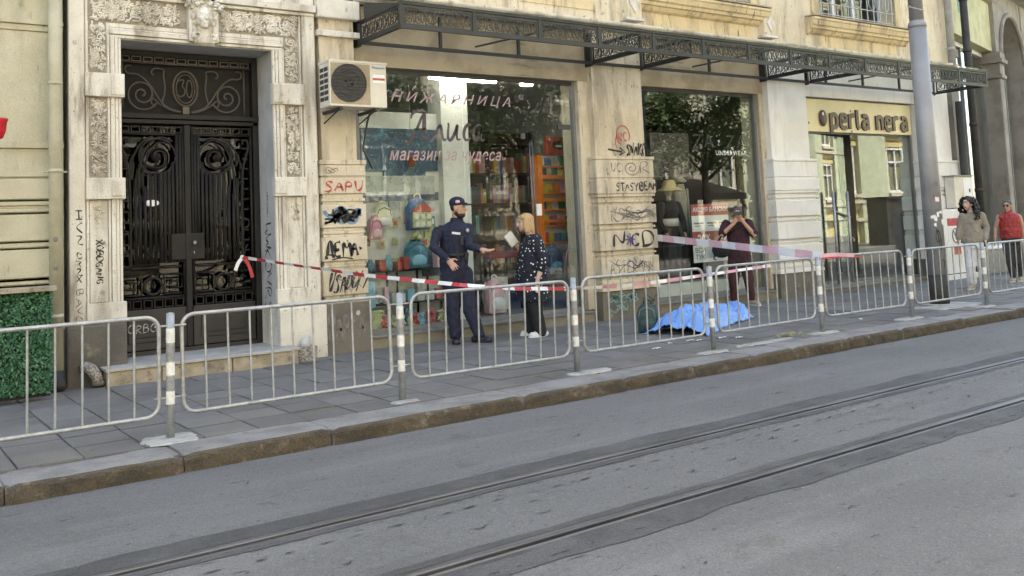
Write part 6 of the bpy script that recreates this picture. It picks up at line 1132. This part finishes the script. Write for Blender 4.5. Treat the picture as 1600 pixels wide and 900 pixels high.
for h0, k0, a0 in zip(hip, kn, an): b.cap(h0, k0, .105, .085); b.cap(k0, a0 + V((0, 0, .03)), .08, .06)
b.blob('trousers', 'dark_grey', RV, .012, 4, disp=.012, dsc=.1)
for i in range(2): shoe(RV, an[i] + V((0, 0, -.02)), V((toe[i].x, toe[i].y, 0)), 'shoe_tan', .95)
b = MB(); b.ell(P(-.02, 0, .06), (.1, .085, .075), 14, 10, m); b.blob('hair', 'hair_grey', RV, .009, 2, disp=.01, dsc=.03)
TB = root('tote_bag', 'pale cloth bag carried by the person in the red vest', 'bag', (18.98, 9.45, 0), None, R(-64)); b = MB(); b.obox((.27, .02, .55), .12, .26, .36); b.ell((.27, .02, .48), (.09, .15, .16)); b.blob('body', 'white_denim', TB, .016, 5); MB().tube([(.26, -.08, .72), (.25, -.05, .85), (.25, .0, .86), (.27, .1, .72)], .012, 6).build('handle', 'white_denim', TB, True)
# ---------------------------------------------------------------- blue sheet, backpack, tape, litter
mat('tarp', (.16, .33, .7), (.12, .27, .62), sc=3, rough=.33, bump=.1, bsc=30, fine=.04)
mat('tape_faded', (.64, .33, .37), rough=.45, bump=0, fine=.03)
b = MB(); NU, NV = 170, 90; L_ = 2.32
def tp(u, v):                                          # u along, v across in -1..1
    x = u * L_; wd = (.5 * max(0, 1 - u / .55) ** .6 + .3) if u < .55 else .3
    wd = .5 - .17 * min(1, u / .45) if u < .45 else .33 - .1 * (u - .45) / .55
    hh = .28 * math.exp(-((u - .14) / .2) ** 2) + .23 * math.exp(-((u - .42) / .17) ** 2) + .2 * math.exp(-((u - .7) / .2) ** 2) + .19 * math.exp(-((u - .92) / .06) ** 2)
    e = min(1, min(u, 1 - u) / .07); e = e * e * (3 - 2 * e)
    sp = max(0, 1 - abs(v) ** 2.2) ** .8
    y = v * wd * (1 + .16 * noise.noise(V((u * 5, v * 1.2, 2)))) - .09 * max(0, 1 - u * 3)
    fold = (abs(noise.noise(V((u * 9 + v * 1.5, v * 2.4, 4)))) - .22) * .09 + (abs(noise.noise(V((u * 22, v * 6 + u * 7, 9)))) - .2) * .075 + abs(noise.noise(V((u * 40, v * 12, 1)))) * .02
    z = max(.004 + .012 * abs(noise.noise(V((u * 14, v * 9, 6)))), hh * sp * (e if u > .5 else max(e, .6) if abs(v) < .85 else e) + fold * (.35 + .65 * sp))
    xx = x + .06 * noise.noise(V((v * 3, u * 3, 8))) - .1 * (abs(v) ** 3) * (u < .12)
    return (xx, y, z)
for i in range(NU + 1):
    for j in range(NV + 1): b.v.append(tp(i / NU, -1 + 2 * j / NV))
for i in range(NU):
    for j in range(NV): q = i * (NV + 1) + j; b.f.append((q, q + NV + 1, q + NV + 2, q + 1)); b.m.append(0)
sh_ = b.build('blue_sheet', 'tarp', None, True, 0, (8.9, 8.98, 0), (0, 0, R(18))); tag(sh_, 'blue plastic sheet spread over a long low shape on the pavement', 'sheet'); so_ = sh_.modifiers.new('t', 'SOLIDIFY'); so_.thickness = .004; so_.offset = 1
backpack('dark green backpack standing on the pavement at the end of the blue sheet', 8.9, 9.42, 0, .32, .41, .22, 'bp_green', 'bp_green', R(-6), R(-50), None)
def tape(lab, pts, wd, seg, m1, m2, up=(0, 0, 1), tw=0, seed=0):
    P = [V(p) for p in pts]; q = []
    for a, c in zip(P, P[1:]):
        n = max(1, int((c - a).length / .05)); q += [a.lerp(c, i / n) for i in range(n)]
    q.append(P[-1]); b = MB(); d = 0; vs = []; L = 0
    for i, p in enumerate(q):
        if i: L += (p - q[i - 1]).length
        a = tw * math.sin(L * 1.1 + seed); t = (q[min(i + 1, len(q) - 1)] - q[max(i - 1, 0)]).normalized(); u = V(up); u = (u - t * u.dot(t)).normalized(); s_ = t.cross(u); w_ = u * math.cos(a) + s_ * math.sin(a)
        vs += [p + w_ * wd / 2, p - w_ * wd / 2]
        if i: b.f.append((2 * i - 2, 2 * i - 1, 2 * i + 1, 2 * i)); b.m.append(int(L / seg) % 2)
    b.v = [tuple(v) for v in vs]; o = b.build('barrier_tape', [m1, m2]); return tag(o, lab, 'tape', 'barrier tapes')
t1 = tape('thin red and white tape from the iron door to the barriers', [(4.05, 11.62, 1.29), (4.25, 10.5, 1.19), (4.5, 9.1, 1.07), (4.75, 7.6, .985), (5.4, 7.6, .9), (6.08, 7.6, .85)], .04, .2, 'tape_red', 'tape_white', tw=.6)
t3 = tape('faded pink and white tape sagging along the barriers past the blue sheet', [(6.08, 7.59, .85), (6.8, 7.59, .825), (7.45, 7.59, .835), (8.2, 7.59, .86), (9.3, 7.59, .9)], .042, .24, 'tape_faded', 'tape_white', tw=.8, seed=2)
MB().ell((4.05, 11.61, 1.29), (.03, .03, .03), 8, 6).build('knot', 'tape_white', t1, True)
for dx, dz in ((-.1, -.16), (.12, -.26)): b = MB(); b.rib(chaikin([(4.05, 1.29), (4.05 + dx * .6, 1.28 + dz * .3), (4.05 + dx, 1.29 + dz)]), .045, (0, 11.58, 0)); b.build('loose_end', 'tape_white' if dx < 0 else 'tape_red', t1)
t2 = tape('pale pink and white tape from the graffiti pier to a barrier post', [(10.83, 11.2, 1.25), (10.6, 10, 1.165), (10.4, 8.8, 1.075), (10.22, 7.52, .965)], .105, .3, 'tape_blue', 'tape_pink', tw=.15)
b = MB(); b.rib(chaikin([(10.2, .94), (10.5, .935), (10.8, .93), (11.05, .915)]), .022, (0, 7.51, 0)); b.build('loose_end', 'tape_red', t2); b = MB(); b.rib(chaikin([(10.2, .97), (10.5, .975), (10.9, .94)]), .05, (0, 7.505, 0)); b.build('loose_end', 'tape_pink', t2)
g = random.Random(15)
for i, (x, y) in enumerate(((7.78, 8.11), (8.2, 8.31), (8.55, 8.3), (8.61, 8.22), (8.97, 8.16), (11.59, 7.95), (9.1, 8.0))):
    b = MB(); n = 6; w_ = g.uniform(.03, .07); pts = [(x + w_ * (t - 2.5) / 2.5, y + .012 * math.sin(t * 2 + i)) for t in range(n)]
    vs = [(a, c - .018, .01 + .012 * (t % 2)) for t, (a, c) in enumerate(pts)] + [(a, c + .018, .014 + .01 * ((t + 1) % 2)) for t, (a, c) in enumerate(pts)]
    zz_ = -.125 if y < 6.85 else 0; b.add([(a, c, z + zz_) for a, c, z in vs], [(t, t + 1, t + n + 1, t + n) for t in range(n - 1)]); tag(b.build('paper_scrap', 'white_plastic'), ['crumpled white scrap on the slabs left of the blue sheet', 'white scrap at the left end of the blue sheet', 'white scrap in front of the blue sheet', 'second white scrap in front of the blue sheet', 'white scrap beside the post before the blue sheet', 'white scrap far right below the yellow sign', 'white scrap between post and blue sheet', 'white scrap in the gutter below the graffiti pier', 'white scrap in the gutter below the man photographing'][i], 'scrap', 'scraps of litter')
mat('dry_leaf', (.3, .3, .17), (.2, .2, .1), sc=20, rough=.8); b = MB()
for i in range(60):
    p = V((9.62 + g.gauss(0, .14), 7.62 + g.gauss(0, .05), .012 + g.uniform(0, .03))); d = V((g.uniform(-1, 1), g.uniform(-1, 1), g.uniform(-.2, .3))).normalized() * g.uniform(.02, .05); e = d.orthogonal().normalized() * .008; b.quad(p - d, p - e, p + d, p + e)
tag(b.build('dry_leaves', 'dry_leaf'), 'small heap of dry leaves at the kerb below a barrier post', 'leaves', kind='stuff')
